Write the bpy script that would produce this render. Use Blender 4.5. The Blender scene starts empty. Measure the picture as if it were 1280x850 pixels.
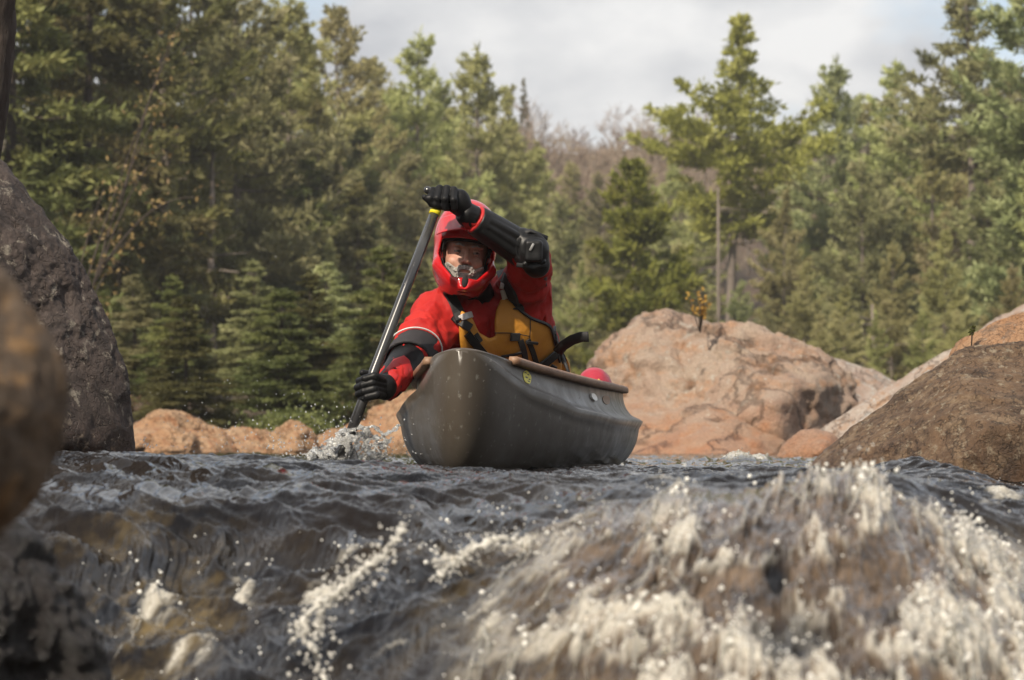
import bpy, bmesh, math, random
import numpy as np
from mathutils import Vector, Matrix
from mathutils.bvhtree import BVHTree
R = math.radians
rnd = random.Random(7)
rng = np.random.default_rng(11)
scene = bpy.context.scene
col = scene.collection
# ------------------------------------------------------------ camera
FPX = 3556.0            # focal length in photograph pixels (100 mm on 36 mm)
HOR = 555.0             # row of the horizon
PITCH = math.atan((HOR - 425) / FPX)
cam_d = bpy.data.cameras.new('camera'); cam = bpy.data.objects.new('camera', cam_d); col.objects.link(cam)
cam_d.lens = 100; cam_d.sensor_width = 36; cam_d.clip_start = .05; cam_d.clip_end = 6000
cam.location = (0, 0, 0); cam.rotation_euler = (math.pi / 2 + PITCH, 0, 0)
cam_d.dof.use_dof = True; cam_d.dof.focus_distance = 9.35; cam_d.dof.aperture_fstop = 6.8
scene.camera = cam
# ------------------------------------------------------------ world: Nishita sky with broken cloud
SUN_EL, SUN_AZ = 42.0, 212.0      # azimuth measured clockwise from +Y : behind the camera, to the left
world = bpy.data.worlds.new('World'); scene.world = world; world.use_nodes = True
nt = world.node_tree; nt.nodes.clear()
def N(t, k, **kw):
    n = t.nodes.new(k)
    for a, b in kw.items(): setattr(n, a, b)
    return n
sky = N(nt, 'ShaderNodeTexSky', sky_type='NISHITA', sun_disc=False, sun_elevation=R(SUN_EL), sun_rotation=R(SUN_AZ))
sky.dust_density = 1.6; sky.air_density = 1.0
bg1 = N(nt, 'ShaderNodeBackground'); bg1.inputs[1].default_value = .13
bg2 = N(nt, 'ShaderNodeBackground'); bg2.inputs[1].default_value = .86
tc = N(nt, 'ShaderNodeTexCoord'); mp = N(nt, 'ShaderNodeMapping'); mp.inputs['Scale'].default_value = (1, 1, 1.7)
mp.inputs['Location'].default_value = (.37, .2, .12)
ns = N(nt, 'ShaderNodeTexNoise'); ns.inputs['Scale'].default_value = 8; ns.inputs['Detail'].default_value = 7; ns.inputs['Roughness'].default_value = .52
rp = N(nt, 'ShaderNodeValToRGB'); rp.color_ramp.elements[0].position = .31; rp.color_ramp.elements[1].position = .50
ns2 = N(nt, 'ShaderNodeTexNoise'); ns2.inputs['Scale'].default_value = 15; ns2.inputs['Detail'].default_value = 6
rp2 = N(nt, 'ShaderNodeValToRGB')
rp2.color_ramp.elements[0].position = .36; rp2.color_ramp.elements[0].color = (.46, .48, .52, 1)
rp2.color_ramp.elements[1].position = .64; rp2.color_ramp.elements[1].color = (.80, .80, .80, 1)
mx = N(nt, 'ShaderNodeMixShader'); out = N(nt, 'ShaderNodeOutputWorld')
L = nt.links.new
L(tc.outputs['Generated'], mp.inputs[0]); L(mp.outputs[0], ns.inputs[0]); L(mp.outputs[0], ns2.inputs[0])
L(ns.outputs[0], rp.inputs[0]); L(ns2.outputs[0], rp2.inputs[0]); L(rp2.outputs[0], bg2.inputs[0])
L(sky.outputs[0], bg1.inputs[0]); L(rp.outputs[0], mx.inputs[0]); L(bg1.outputs[0], mx.inputs[1]); L(bg2.outputs[0], mx.inputs[2])
L(mx.outputs[0], out.inputs[0])
# ------------------------------------------------------------ sun
sd = bpy.data.lights.new('sun', 'SUN'); so = bpy.data.objects.new('sun', sd); col.objects.link(so)
sd.energy = 4.5; sd.angle = R(1.0); sd.color = (1, .89, .73)
az, el = R(SUN_AZ), R(SUN_EL)
sdir = Vector((math.sin(az) * math.cos(el), math.cos(az) * math.cos(el), math.sin(el)))
so.rotation_euler = sdir.to_track_quat('Z', 'Y').to_euler()
vs = scene.view_settings; vs.view_transform = 'Standard'; vs.look = 'None'; vs.exposure = 0.52; vs.gamma = 1; vs.use_curve_mapping = False

# ------------------------------------------------------------ helpers
def at(px, py, Y):
    """world point at depth Y (metres along the ground) that the photograph shows at px, py"""
    x = (px - 640) / FPX; y = (425 - py) / FPX
    c, s = math.cos(PITCH), math.sin(PITCH)
    d = (x, c - s * y, s + c * y)
    return np.array([d[0] / d[1] * Y, Y, d[2] / d[1] * Y])
def V(p): return Vector((float(p[0]), float(p[1]), float(p[2])))
def project(P):
    c, s = math.cos(PITCH), math.sin(PITCH)
    f = P[..., 1] * c + P[..., 2] * s; u = -P[..., 1] * s + P[..., 2] * c
    return 640 + FPX * P[..., 0] / f, 425 - FPX * u / f
def tag(o, label=None, cat=None, group=None, kind=None):
    if label: o['label'] = label
    if cat: o['category'] = cat
    if group: o['group'] = group
    if kind: o['kind'] = kind
    return o
def empty(name, loc, label, cat, group=None):
    o = bpy.data.objects.new(name, None); col.objects.link(o); o.location = V(loc); o.empty_display_size = .1
    return tag(o, label, cat, group)
def worldloc(o):
    v = Vector((0, 0, 0))
    while o: v += o.location; o = o.parent
    return np.array(v)
def mesh(name, verts, faces, mat=None, parent=None, smooth=True, loc=None):
    """verts in world coordinates; origin at the parent's base (or at loc)"""
    verts = np.asarray(verts, dtype=np.float64)
    org = worldloc(parent) if parent else (np.array(loc, dtype=float) if loc is not None else np.zeros(3))
    me = bpy.data.meshes.new(name); v = (verts - org).astype(np.float32)
    me.vertices.add(len(v)); me.vertices.foreach_set('co', v.ravel())
    if isinstance(faces, np.ndarray):
        k = faces.shape[1]; n = len(faces)
        me.loops.add(n * k); me.loops.foreach_set('vertex_index', faces.astype(np.int32).ravel())
        me.polygons.add(n); me.polygons.foreach_set('loop_start', np.arange(n, dtype=np.int32) * k)
    else:
        ls = np.array([len(f) for f in faces], dtype=np.int32)
        idx = np.fromiter((i for f in faces for i in f), dtype=np.int32)
        me.loops.add(len(idx)); me.loops.foreach_set('vertex_index', idx)
        me.polygons.add(len(ls)); me.polygons.foreach_set('loop_start', np.concatenate([[0], np.cumsum(ls)[:-1]]).astype(np.int32))
    me.update(calc_edges=True); me.validate()
    me.polygons.foreach_set('use_smooth', np.full(len(me.polygons), smooth)); me.update()
    o = bpy.data.objects.new(name, me); col.objects.link(o)
    if parent: o.parent = parent
    else: o.location = V(org)
    if mat:
        for m in (mat if isinstance(mat, (list, tuple)) else [mat]): me.materials.append(m)
    return o
def mod(o, kind, **kw):
    m = o.modifiers.new(kind.lower(), kind)
    for a, b in kw.items(): setattr(m, a, b)
    return m
class MB:
    """collects shapes that become ONE mesh"""
    def __init__(s): s.v = []; s.f = []; s.n = 0
    def add(s, v, f):
        v = np.asarray(v, float)
        s.v.append(v); s.f += [tuple(int(i) + s.n for i in q) for q in f]; s.n += len(v); return s
    def tube(s, pts, rad, k=8, cap=True):
        P = np.asarray(pts, float); n = len(P); rad = np.broadcast_to(rad, (n,))
        T = np.gradient(P, axis=0); T /= np.linalg.norm(T, axis=1)[:, None] + 1e-12
        up = np.array([0, 0, 1.]) if abs(T[0][2]) < .9 else np.array([1., 0, 0])
        vs_, fs = [], []
        a = np.cross(T[0], up); a /= np.linalg.norm(a)
        for i in range(n):
            a = a - T[i] * a.dot(T[i]); a /= np.linalg.norm(a) + 1e-12; b = np.cross(T[i], a)
            for j in range(k):
                t = 2 * math.pi * j / k
                vs_.append(P[i] + rad[i] * (math.cos(t) * a + math.sin(t) * b))
        for i in range(n - 1):
            for j in range(k):
                fs.append((i * k + j, i * k + (j + 1) % k, (i + 1) * k + (j + 1) % k, (i + 1) * k + j))
        if cap: fs.append(tuple(range(k))[::-1]); fs.append(tuple((n - 1) * k + j for j in range(k)))
        return s.add(vs_, fs)
    def box(s, c, h, axes=None, bev=.15):
        A = np.eye(3) if axes is None else np.asarray(axes, float)
        q = []
        c = np.asarray(c, float); h = np.asarray(h, float); b = bev * min(h)
        for z, kz in ((-1, 1), (-1, 0), (1, 0), (1, 1)):
            e = b if kz else 0
            zz = z * (h[2] - (0 if kz else b))
            for sx, sy in ((1, 1), (-1, 1), (-1, -1), (1, -1)):
                p1 = (sx * (h[0] - e - b), sy * (h[1] - e)); p2 = (sx * (h[0] - e), sy * (h[1] - e - b))
                for p in ((p2, p1) if sx * sy > 0 else (p1, p2)): q.append(c + p[0] * A[0] + p[1] * A[1] + zz * A[2])
        f = [tuple(range(7, -1, -1)), tuple(range(24, 32))]
        for r_ in range(3):
            for j in range(8): f.append((r_ * 8 + j, r_ * 8 + (j + 1) % 8, r_ * 8 + 8 + (j + 1) % 8, r_ * 8 + 8 + j))
        return s.add(q, f)
    def ribbon(s, pts, nrm, w, t):
        """flat strap with thickness along a path; nrm: outward normals"""
        P = np.asarray(pts, float); Nn = np.asarray(nrm, float); n = len(P)
        w = np.broadcast_to(w, (n,)); T = np.gradient(P, axis=0); q = []; f = []
        for i in range(n):
            tt = T[i] / (np.linalg.norm(T[i]) + 1e-12); nn = Nn[i] - tt * Nn[i].dot(tt); nn /= np.linalg.norm(nn) + 1e-12
            b = np.cross(tt, nn)
            for a_, c_ in ((-.5, 0), (-.42, 1), (.42, 1), (.5, 0)): q.append(P[i] + b * w[i] * a_ + nn * t * c_)
        for i in range(n - 1):
            for j in range(4): f.append((i * 4 + j, i * 4 + (j + 1) % 4, i * 4 + 4 + (j + 1) % 4, i * 4 + 4 + j))
        f.append((3, 2, 1, 0)); f.append(tuple((n - 1) * 4 + j for j in range(4)))
        return s.add(q, f)
    def ball(s, c, r, seg=8, ax=None):
        q = []; f = []; c = np.asarray(c, float); r = np.broadcast_to(r, (3,)); A = np.eye(3) if ax is None else np.asarray(ax)
        rings = max(4, seg // 2 + 1)
        for i in range(1, rings):
            th = math.pi * i / rings
            for j in range(seg):
                p = 2 * math.pi * j / seg
                q.append(c + r[0] * math.sin(th) * math.cos(p) * A[0] + r[1] * math.sin(th) * math.sin(p) * A[1] + r[2] * math.cos(th) * A[2])
        q.append(c + r[2] * A[2]); q.append(c - r[2] * A[2]); t, b = len(q) - 2, len(q) - 1
        for j in range(seg):
            f.append((t, j, (j + 1) % seg)); l = (rings - 2) * seg; f.append((b, l + (j + 1) % seg, l + j))
            for i in range(rings - 2): f.append((i * seg + j, (i + 1) * seg + j, (i + 1) * seg + (j + 1) % seg, i * seg + (j + 1) % seg))
        return s.add(q, f)
    def build(s, name, mat, parent=None, smooth=True, loc=None):
        return mesh(name, np.concatenate(s.v), s.f, mat, parent, smooth, loc)
# ---- noise
_perm = rng.permutation(256).astype(np.int32); _perm = np.concatenate([_perm, _perm, _perm])
_g = rng.normal(size=(256, 3)).astype(np.float32); _g /= np.linalg.norm(_g, axis=1)[:, None]
def perlin(P):
    P = np.asarray(P, np.float32); I = np.floor(P).astype(np.int32); F = P - I; I &= 255
    u = F * F * F * (F * (F * 6 - 15) + 10); res = 0
    for a in (0, 1):
        wa = u[..., 0] if a else 1 - u[..., 0]
        for b in (0, 1):
            wb = u[..., 1] if b else 1 - u[..., 1]
            for c in (0, 1):
                wc = u[..., 2] if c else 1 - u[..., 2]
                h = _perm[_perm[_perm[(I[..., 0] + a) & 255] + ((I[..., 1] + b) & 255)] + ((I[..., 2] + c) & 255)]
                g = _g[h]
                res = res + wa * wb * wc * (g[..., 0] * (F[..., 0] - a) + g[..., 1] * (F[..., 1] - b) + g[..., 2] * (F[..., 2] - c))
    return res * 1.6
def fbm(P, o=4, gain=.5, lac=2.03, ridge=False):
    P = np.asarray(P, np.float32); t = 0; a = 1; k = 0
    for i in range(o):
        n = perlin(P * lac ** i + 17.3 * i)
        if ridge: n = 1 - 2 * np.abs(n)
        t = t + a * n; k += a; a *= gain
    return t / k
# ---- distance-field shapes
def smin(a, b, k): h = np.clip(.5 + .5 * (b - a) / k, 0, 1); return b + (a - b) * h - k * h * (1 - h)
def smax(a, b, k): return -smin(-a, -b, k)
def cap(P, a, b, ra, rb=None):
    rb = ra if rb is None else rb
    a = np.asarray(a, np.float32); b = np.asarray(b, np.float32); ab = b - a
    h = np.clip(((P - a) @ ab) / max(float(ab @ ab), 1e-9), 0, 1)
    return np.linalg.norm(P - a - h[..., None] * ab, axis=-1) - (ra + (rb - ra) * h)
def chain(P, pts, rad, k=.004):
    d = None
    for i in range(len(pts) - 1):
        e = cap(P, pts[i], pts[i + 1], rad[i], rad[i + 1]); d = e if d is None else smin(d, e, k)
    return d
def ell(P, c, r, ax=None):
    q = P - np.asarray(c, np.float32)
    if ax is not None: q = q @ np.asarray(ax, np.float32).T
    r = np.asarray(r, np.float32); k0 = np.linalg.norm(q / r, axis=-1); k1 = np.linalg.norm(q / (r * r), axis=-1)
    return k0 * (k0 - 1) / (k1 + 1e-9)
def bx(P, c, h, ax=None, r=0.):
    q = P - np.asarray(c, np.float32)
    if ax is not None: q = q @ np.asarray(ax, np.float32).T
    d = np.abs(q) - (np.asarray(h, np.float32) - r)
    return np.linalg.norm(np.maximum(d, 0), axis=-1) + np.minimum(d.max(-1), 0) - r
def poly2(x, y, pts):
    """signed distance to a 2-D polygon"""
    d = np.full(x.shape, 1e9, np.float32); ins = np.zeros(x.shape, bool); n = len(pts)
    for i in range(n):
        ax_, ay = pts[i]; bx_, by = pts[(i + 1) % n]; ex, ey = bx_ - ax_, by - ay
        t = np.clip(((x - ax_) * ex + (y - ay) * ey) / (ex * ex + ey * ey + 1e-9), 0, 1)
        d = np.minimum(d, (x - ax_ - t * ex) ** 2 + (y - ay - t * ey) ** 2)
        c = ((ay > y) != (by > y)) & (x < (bx_ - ax_) * (y - ay) / (by - ay + 1e-12) + ax_); ins ^= c
    d = np.sqrt(d); return np.where(ins, -d, d)
def polymin(P, polys, Y):
    px, py = project(P); d = None
    for p in polys:
        e = poly2(px, py, p); d = e if d is None else np.minimum(d, e)
    return d * (Y / FPX)
def surfnet(fn, lo, hi, h):
    lo = np.asarray(lo, float); hi = np.asarray(hi, float); n = np.ceil((hi - lo) / h).astype(int) + 1
    ax_ = [lo[i] + h * np.arange(n[i]) for i in range(3)]
    cf = 4; cx_ = [a[::cf] + h * (cf - 1) / 2 for a in ax_]                       # coarse pass, then only the cells near the surface
    vc = fn(np.stack(np.meshgrid(*cx_, indexing='ij'), -1).astype(np.float32)).astype(np.float32)
    v = vc.repeat(cf, 0).repeat(cf, 1).repeat(cf, 2)[:n[0], :n[1], :n[2]].copy()
    near = np.abs(v) < h * cf * 2.2; I = np.nonzero(near)
    for c0 in range(0, len(I[0]), 400000):
        J = tuple(q[c0:c0 + 400000] for q in I); v[J] = fn(np.stack([ax_[k][J[k]] for k in range(3)], -1).astype(np.float32))
    s = v < 0
    acc = np.zeros(tuple(n - 1) + (3,), np.float32); cnt = np.zeros(tuple(n - 1), np.float32)
    for d in range(3):
        o1, o2 = [k for k in range(3) if k != d]
        a = [slice(None)] * 3; b = [slice(None)] * 3; a[d] = slice(0, -1); b[d] = slice(1, None)
        va, vb = v[tuple(a)], v[tuple(b)]; ch = (va < 0) != (vb < 0)
        t = np.where(ch, va / np.where(ch, va - vb, 1), 0)
        for p in (0, 1):
            for q in (0, 1):
                sl = [slice(None)] * 3
                sl[o1] = slice(p, p + n[o1] - 1); sl[o2] = slice(q, q + n[o2] - 1)
                c = ch[tuple(sl)]; tt = t[tuple(sl)]
                acc[..., d] += np.where(c, tt, 0); acc[..., o1] += np.where(c, p, 0); acc[..., o2] += np.where(c, q, 0); cnt += c
    m = cnt > 0; ids = np.full(cnt.shape, -1, np.int64); ids[m] = np.arange(m.sum())
    base = np.stack(np.nonzero(m), -1); vert = lo + h * (base + acc[m] / cnt[m][:, None])
    F = []
    for d in range(3):
        o1, o2 = (d + 1) % 3, (d + 2) % 3
        a = [slice(None)] * 3; b = [slice(None)] * 3; a[d] = slice(0, -1); b[d] = slice(1, None)
        ch = s[tuple(a)] != s[tuple(b)]; I = np.stack(np.nonzero(ch), -1)
        ok = (I[:, o1] > 0) & (I[:, o2] > 0) & (I[:, o1] < n[o1] - 1) & (I[:, o2] < n[o2] - 1); I = I[ok]
        ins = s[tuple(a)][tuple(I.T)]
        def c(p, q):
            J = I.copy(); J[:, o1] -= p; J[:, o2] -= q; return ids[tuple(J.T)]
        Q = np.stack([c(1, 1), c(0, 1), c(0, 0), c(1, 0)], -1); Q[~ins] = Q[~ins][:, ::-1]; F.append(Q)
    return vert, np.concatenate(F)
def sdf_obj(name, fn, lo, hi, h, mat, parent=None, loc=None, smooth=0):
    v, f = surfnet(fn, lo, hi, h); o = mesh(name, v, f, mat, parent, True, loc)
    if smooth: mod(o, 'SMOOTH', factor=.5, iterations=smooth)
    return o
def bvh_of(o):
    dg = bpy.context.evaluated_depsgraph_get(); dg.update()
    e = o.evaluated_get(dg); me = e.to_mesh(); w = worldloc(o)
    t = BVHTree.FromPolygons([Vector(v.co) + V(w) for v in me.vertices], [tuple(p.vertices) for p in me.polygons]); e.to_mesh_clear(); return t
def hit(bvhs, px, py, lift=0.):
    d = V(at(px, py, 1.0)).normalized(); best = None
    for b in (bvhs if isinstance(bvhs, (list, tuple)) else [bvhs]):
        r_ = b.ray_cast(Vector((0, 0, 0)), d)
        if r_[0] is not None and (best is None or r_[3] < best[3]): best = r_
    if best is None: return None, None
    n = best[1] if best[1].dot(d) < 0 else -best[1]
    return np.array(best[0] + n * lift), np.array(n)
# ---- materials
def mat(name, cols, scale=6., rough=.5, bump=.0, bscale=40., bdist=.01, detail=6., metal=0., coat=0., spec=.5, aniso=None, ramp=(.3, .7), rvar=0., trans=0., sub=None, stretch=(1, 1, 1), speck=None):
    m = bpy.data.materials.new(name); m.use_nodes = True; t = m.node_tree; L = t.links.new
    p = t.nodes['Principled BSDF']
    c = N(t, 'ShaderNodeTexCoord'); mp = N(t, 'ShaderNodeMapping'); mp.inputs['Scale'].default_value = stretch; L(c.outputs['Object'], mp.inputs[0])
    n = N(t, 'ShaderNodeTexNoise'); n.inputs['Scale'].default_value = scale; n.inputs['Detail'].default_value = detail; n.inputs['Roughness'].default_value = .6; L(mp.outputs[0], n.inputs[0])
    r_ = N(t, 'ShaderNodeValToRGB'); e = r_.color_ramp.elements
    while len(e) < len(cols): e.new(.5)
    for i, cc in enumerate(cols):
        e[i].position = ramp[0] + (ramp[1] - ramp[0]) * i / max(1, len(cols) - 1); e[i].color = (*cc, 1)
    if len(cols) == 1: e[1].color = (*cols[0], 1)
    L(n.outputs[0], r_.inputs[0]); cout = r_.outputs[0]
    if speck:
        n3 = N(t, 'ShaderNodeTexNoise'); n3.inputs['Scale'].default_value = speck[1]; n3.inputs['Detail'].default_value = 3; L(mp.outputs[0], n3.inputs[0])
        r3 = N(t, 'ShaderNodeValToRGB'); r3.color_ramp.elements[0].position = speck[2]; r3.color_ramp.elements[1].position = speck[2] + .08; L(n3.outputs[0], r3.inputs[0])
        mm = N(t, 'ShaderNodeMix', data_type='RGBA'); L(r3.outputs[0], mm.inputs[0]); L(cout, mm.inputs[6]); mm.inputs[7].default_value = (*speck[0], 1); cout = mm.outputs[2]
    L(cout, p.inputs['Base Color'])
    p.inputs['Roughness'].default_value = rough; p.inputs['Metallic'].default_value = metal; p.inputs['Coat Weight'].default_value = coat
    p.inputs['Coat Roughness'].default_value = .08; p.inputs['Specular IOR Level'].default_value = spec; p.inputs['Transmission Weight'].default_value = trans
    if rvar:
        n4 = N(t, 'ShaderNodeTexNoise'); n4.inputs['Scale'].default_value = scale * 3; n4.inputs['Detail'].default_value = 5; L(mp.outputs[0], n4.inputs[0])
        mr = N(t, 'ShaderNodeMapRange'); mr.inputs[1].default_value = .3; mr.inputs[2].default_value = .7; mr.inputs[3].default_value = max(0, rough - rvar); mr.inputs[4].default_value = rough + rvar
        L(n4.outputs[0], mr.inputs[0]); L(mr.outputs[0], p.inputs['Roughness'])
    if bump:
        n2 = N(t, 'ShaderNodeTexNoise'); n2.inputs['Scale'].default_value = bscale; n2.inputs['Detail'].default_value = 8; n2.inputs['Roughness'].default_value = .62; L(mp.outputs[0], n2.inputs[0])
        b = N(t, 'ShaderNodeBump'); b.inputs['Strength'].default_value = bump; b.inputs['Distance'].default_value = bdist; L(n2.outputs[0], b.inputs['Height']); L(b.outputs[0], p.inputs['Normal'])
    return m
def rock_mat(name, c1, c2, c3, lichen, scale=1., wet=.25, wetz=-.05, stain=None, bdist=.02, lich=.6, rough=.75, crk=.6, cell=2.4):
    """granite: big patches, mineral speckle, lichen blotches, cracks, a stained wet band at the water"""
    m = bpy.data.materials.new(name); m.use_nodes = True; t = m.node_tree; L = t.links.new; p = t.nodes['Principled BSDF']
    g = N(t, 'ShaderNodeNewGeometry'); S = lambda k: k * scale
    def noise(sc, det=6, ro=.6, dist=0.):
        n = N(t, 'ShaderNodeTexNoise'); n.inputs['Scale'].default_value = S(sc); n.inputs['Detail'].default_value = det; n.inputs['Roughness'].default_value = ro; n.inputs['Distortion'].default_value = dist; L(g.outputs['Position'], n.inputs[0]); return n.outputs[0]
    def ramp(i, a, b, ca=(0, 0, 0), cb=(1, 1, 1)):
        r_ = N(t, 'ShaderNodeValToRGB'); r_.color_ramp.elements[0].position = a; r_.color_ramp.elements[1].position = b; r_.color_ramp.elements[0].color = (*ca, 1); r_.color_ramp.elements[1].color = (*cb, 1); L(i, r_.inputs[0]); return r_.outputs[0]
    def mix(f, a, b, mode='MIX'):
        q = N(t, 'ShaderNodeMix', data_type='RGBA', blend_type=mode)
        for k, x in ((0, f), (6, a), (7, b)):
            if isinstance(x, tuple): q.inputs[k].default_value = (*x, 1)
            elif isinstance(x, float): q.inputs[k].default_value = x
            else: L(x, q.inputs[k])
        return q.outputs[2]
    a = ramp(noise(2.2, 7, .65, .6), .36, .62, c1, c2)
    a = mix(ramp(noise(5, 8, .7), .5, .62), a, c3)
    a = mix(ramp(noise(9, 9, .72, .4), lich, lich + .05), a, lichen)
    a = mix(ramp(noise(70, 3, .7), .35, .7), mix(1.0, a, (.62, .6, .58), 'MULTIPLY'), a)
    vo = N(t, 'ShaderNodeTexVoronoi', feature='DISTANCE_TO_EDGE'); vo.inputs['Scale'].default_value = S(cell)
    wv = N(t, 'ShaderNodeVectorMath', operation='ADD'); wn = N(t, 'ShaderNodeTexNoise'); wn.inputs['Scale'].default_value = S(3); wn.inputs['Detail'].default_value = 6
    L(g.outputs['Position'], wn.inputs[0]); L(g.outputs['Position'], wv.inputs[0]); L(wn.outputs[1], wv.inputs[1]); L(wv.outputs[0], vo.inputs[0])
    crack = ramp(vo.outputs[0], 0.0, .035)
    a = mix(crack, mix(1.0, a, (crk, crk * .93, crk * .88), 'MULTIPLY'), a)
    sz = N(t, 'ShaderNodeSeparateXYZ'); L(g.outputs['Position'], sz.inputs[0])
    ad = N(t, 'ShaderNodeMath', operation='MULTIPLY_ADD'); L(noise(3, 5), ad.inputs[0]); ad.inputs[1].default_value = wet; L(sz.outputs[2], ad.inputs[2])
    mr = N(t, 'ShaderNodeMapRange'); mr.inputs[1].default_value = wetz; mr.inputs[2].default_value = wetz + wet; mr.inputs[3].default_value = 1; mr.inputs[4].default_value = 0; L(ad.outputs[0], mr.inputs[0])
    a = mix(mr.outputs[0], a, mix(1.0, a, stain or (.4, .36, .32), 'MULTIPLY'))
    L(a, p.inputs['Base Color'])
    mr2 = N(t, 'ShaderNodeMapRange'); mr2.inputs[3].default_value = rough; mr2.inputs[4].default_value = .3; L(mr.outputs[0], mr2.inputs[0]); L(mr2.outputs[0], p.inputs['Roughness'])
    b = N(t, 'ShaderNodeBump'); b.inputs['Strength'].default_value = .8; b.inputs['Distance'].default_value = bdist
    hh = N(t, 'ShaderNodeMath', operation='MULTIPLY_ADD'); L(noise(22, 10, .7), hh.inputs[0]); hh.inputs[1].default_value = 1.; 
    h2 = N(t, 'ShaderNodeMath', operation='MULTIPLY'); L(crack, h2.inputs[0]); h2.inputs[1].default_value = .5; L(h2.outputs[0], hh.inputs[2])
    L(hh.outputs[0], b.inputs['Height']); L(b.outputs[0], p.inputs['Normal'])
    return m
# ============================================================ terrain
def hill(x, y):
    s = np.clip((y - 40) / 160, 0, 1)
    z = -.7 + 1.3 * np.clip((y - 26) / 14, 0, 1) + 17.5 * np.clip((y - 92) / 95, 0, 1) ** 1.3 + 1.2 * np.clip((y - 45) / 50, 0, 1) + 3 * np.clip((y - 200) / 1500, 0, 1)
    lip = np.clip((np.abs(x + 1) - 12) / 20, 0, 1) * np.clip((y - 4) / 20, 0, 1)
    z = z + 2.0 * lip + .9 * fbm(np.stack([x * .05, y * .05, 0 * x], -1), 4) * np.clip((y - 20) / 40, .1, 1)
    return z
ys = np.concatenate([np.linspace(-60, 30, 40), np.linspace(31, 220, 150), np.geomspace(225, 4500, 40)])
xs = np.concatenate([-np.geomspace(2500, 62, 30), np.linspace(-60, 60, 150), np.geomspace(62, 2500, 30)])
Xg, Yg = np.meshgrid(xs, ys, indexing='ij'); Zg = hill(Xg, Yg)
def gridfaces(a, b):
    i, j = np.meshgrid(np.arange(a - 1), np.arange(b - 1), indexing='ij'); k = (i * b + j).ravel()
    return np.stack([k, k + b, k + b + 1, k + 1], -1)
M_ground = mat('forest floor', [(.035, .024, .015), (.08, .05, .03), (.06, .05, .022)], scale=.8, rough=.95, bump=.8, bscale=5, bdist=.2)
g = mesh('ground', np.stack([Xg, Yg, Zg], -1).reshape(-1, 3), gridfaces(len(xs), len(ys)), M_ground)
tag(g, kind='structure')
# ============================================================ river
def smooth2(a, n, ax_):
    for _ in range(3):
        c = np.cumsum(np.concatenate([np.repeat(np.take(a, [0], ax_), n + 1, ax_), a, np.repeat(np.take(a, [-1], ax_), n, ax_)], ax_), ax_)
        m = a.shape[ax_]; w = 2 * n + 1
        a = (np.take(c, np.arange(w, w + m), ax_) - np.take(c, np.arange(0, m), ax_)) / w
    return a
uk = [-200, 0, 150, 300, 450, 600, 700, 800, 900, 1000, 1050, 1130, 1200, 1280, 1450]
yk = [2.6, 3.0, 3.5, 3.9, 4.3, 4.7, 5.2, 5.8, 6.5, 7.2, 8.0, 9.0]
S = [[1700] * 15, [1500] * 15,
     [1400, 1400, 1390, 1370, 1300, 1160, 1060, 980, 930, 915, 915, 930, 970, 1040, 1110],
     [1250, 1250, 1240, 1210, 1120, 990, 895, 835, 800, 785, 785, 800, 840, 900, 970],
     [1080, 1080, 1070, 1050, 980, 865, 780, 720, 685, 665, 660, 680, 740, 805, 870],
     [930, 925, 915, 890, 835, 755, 698, 654, 626, 606, 596, 626, 682, 738, 800],
     [815, 810, 800, 772, 730, 686, 656, 638, 628, 620, 618, 636, 668, 704, 745],
     [640, 637, 634, 630, 628, 628, 624, 620, 614, 611, 612, 620, 640, 662, 690],
     [604, 604, 602, 602, 606, 610, 606, 608, 606, 604, 604, 610, 622, 636, 652],
     [570, 570, 571, 574, 584, 602, 609, 608, 606, 605, 604, 606, 613, 622, 632],
     [585, 585, 586, 588, 592, 598, 600, 597, 595, 595, 595, 597, 602, 609, 614], [590.5] * 15]
S = np.array(S, float); Zk = (HOR - S) / FPX * np.array(yk)[:, None]
us = np.concatenate([np.linspace(-2600, -70, 70), np.linspace(-60, 1340, 1150), np.linspace(1350, 3900, 70)])
yw = np.concatenate([np.linspace(2.6, 9, 900), np.geomspace(9.02, 46, 260)])
nu, ny = len(us), len(yw)
tmp = np.array([np.interp(us, uk, Zk[i]) for i in range(len(yk))])           # rows yk
Zw = np.array([np.interp(np.minimum(yw, 9), yk, tmp[:, j]) for j in range(nu)])
Zw[:, yw > 9] = -.09
Zw = smooth2(Zw, 11, 1); Zw = smooth2(Zw, 22, 0)
Uw, Yw = np.meshgrid(us, yw, indexing='ij'); Xw = (Uw - 640) / FPX * Yw
Sw = HOR - Zw / Yw * FPX
def sstep(a, b, x): t = np.clip((x - a) / (b - a), 0, 1); return t * t * (3 - 2 * t)
pool = sstep(6.3, 7.6, Yw)
# the hump: rock under a thin aerated sheet
hump = sstep(560, 820, Uw + (Sw - 700) * .35) * sstep(5.25, 4.75, Yw)
fall = sstep(600, 720, Sw) * (1 - pool)
W = np.stack([Xw, Yw, 0 * Xw], -1).astype(np.float32)
warp = fbm(W * np.float32(2.2) + 5, 2) * .12
P1 = np.stack([Xw + warp, Yw * .8 + warp, 0 * Xw], -1)
zp = .018 * fbm(P1 * [2.4, 3.2, 1], 2) + .026 * fbm(P1 * [5, 9, 1] + 9, 2, ridge=True) - .008 + .006 * fbm(P1 * [26, 44, 1] + 3, 3, ridge=True)
zp *= np.where(Yw > 9, np.clip(1.1 - (Yw - 9) * .02, .6, 1), 1)
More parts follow.
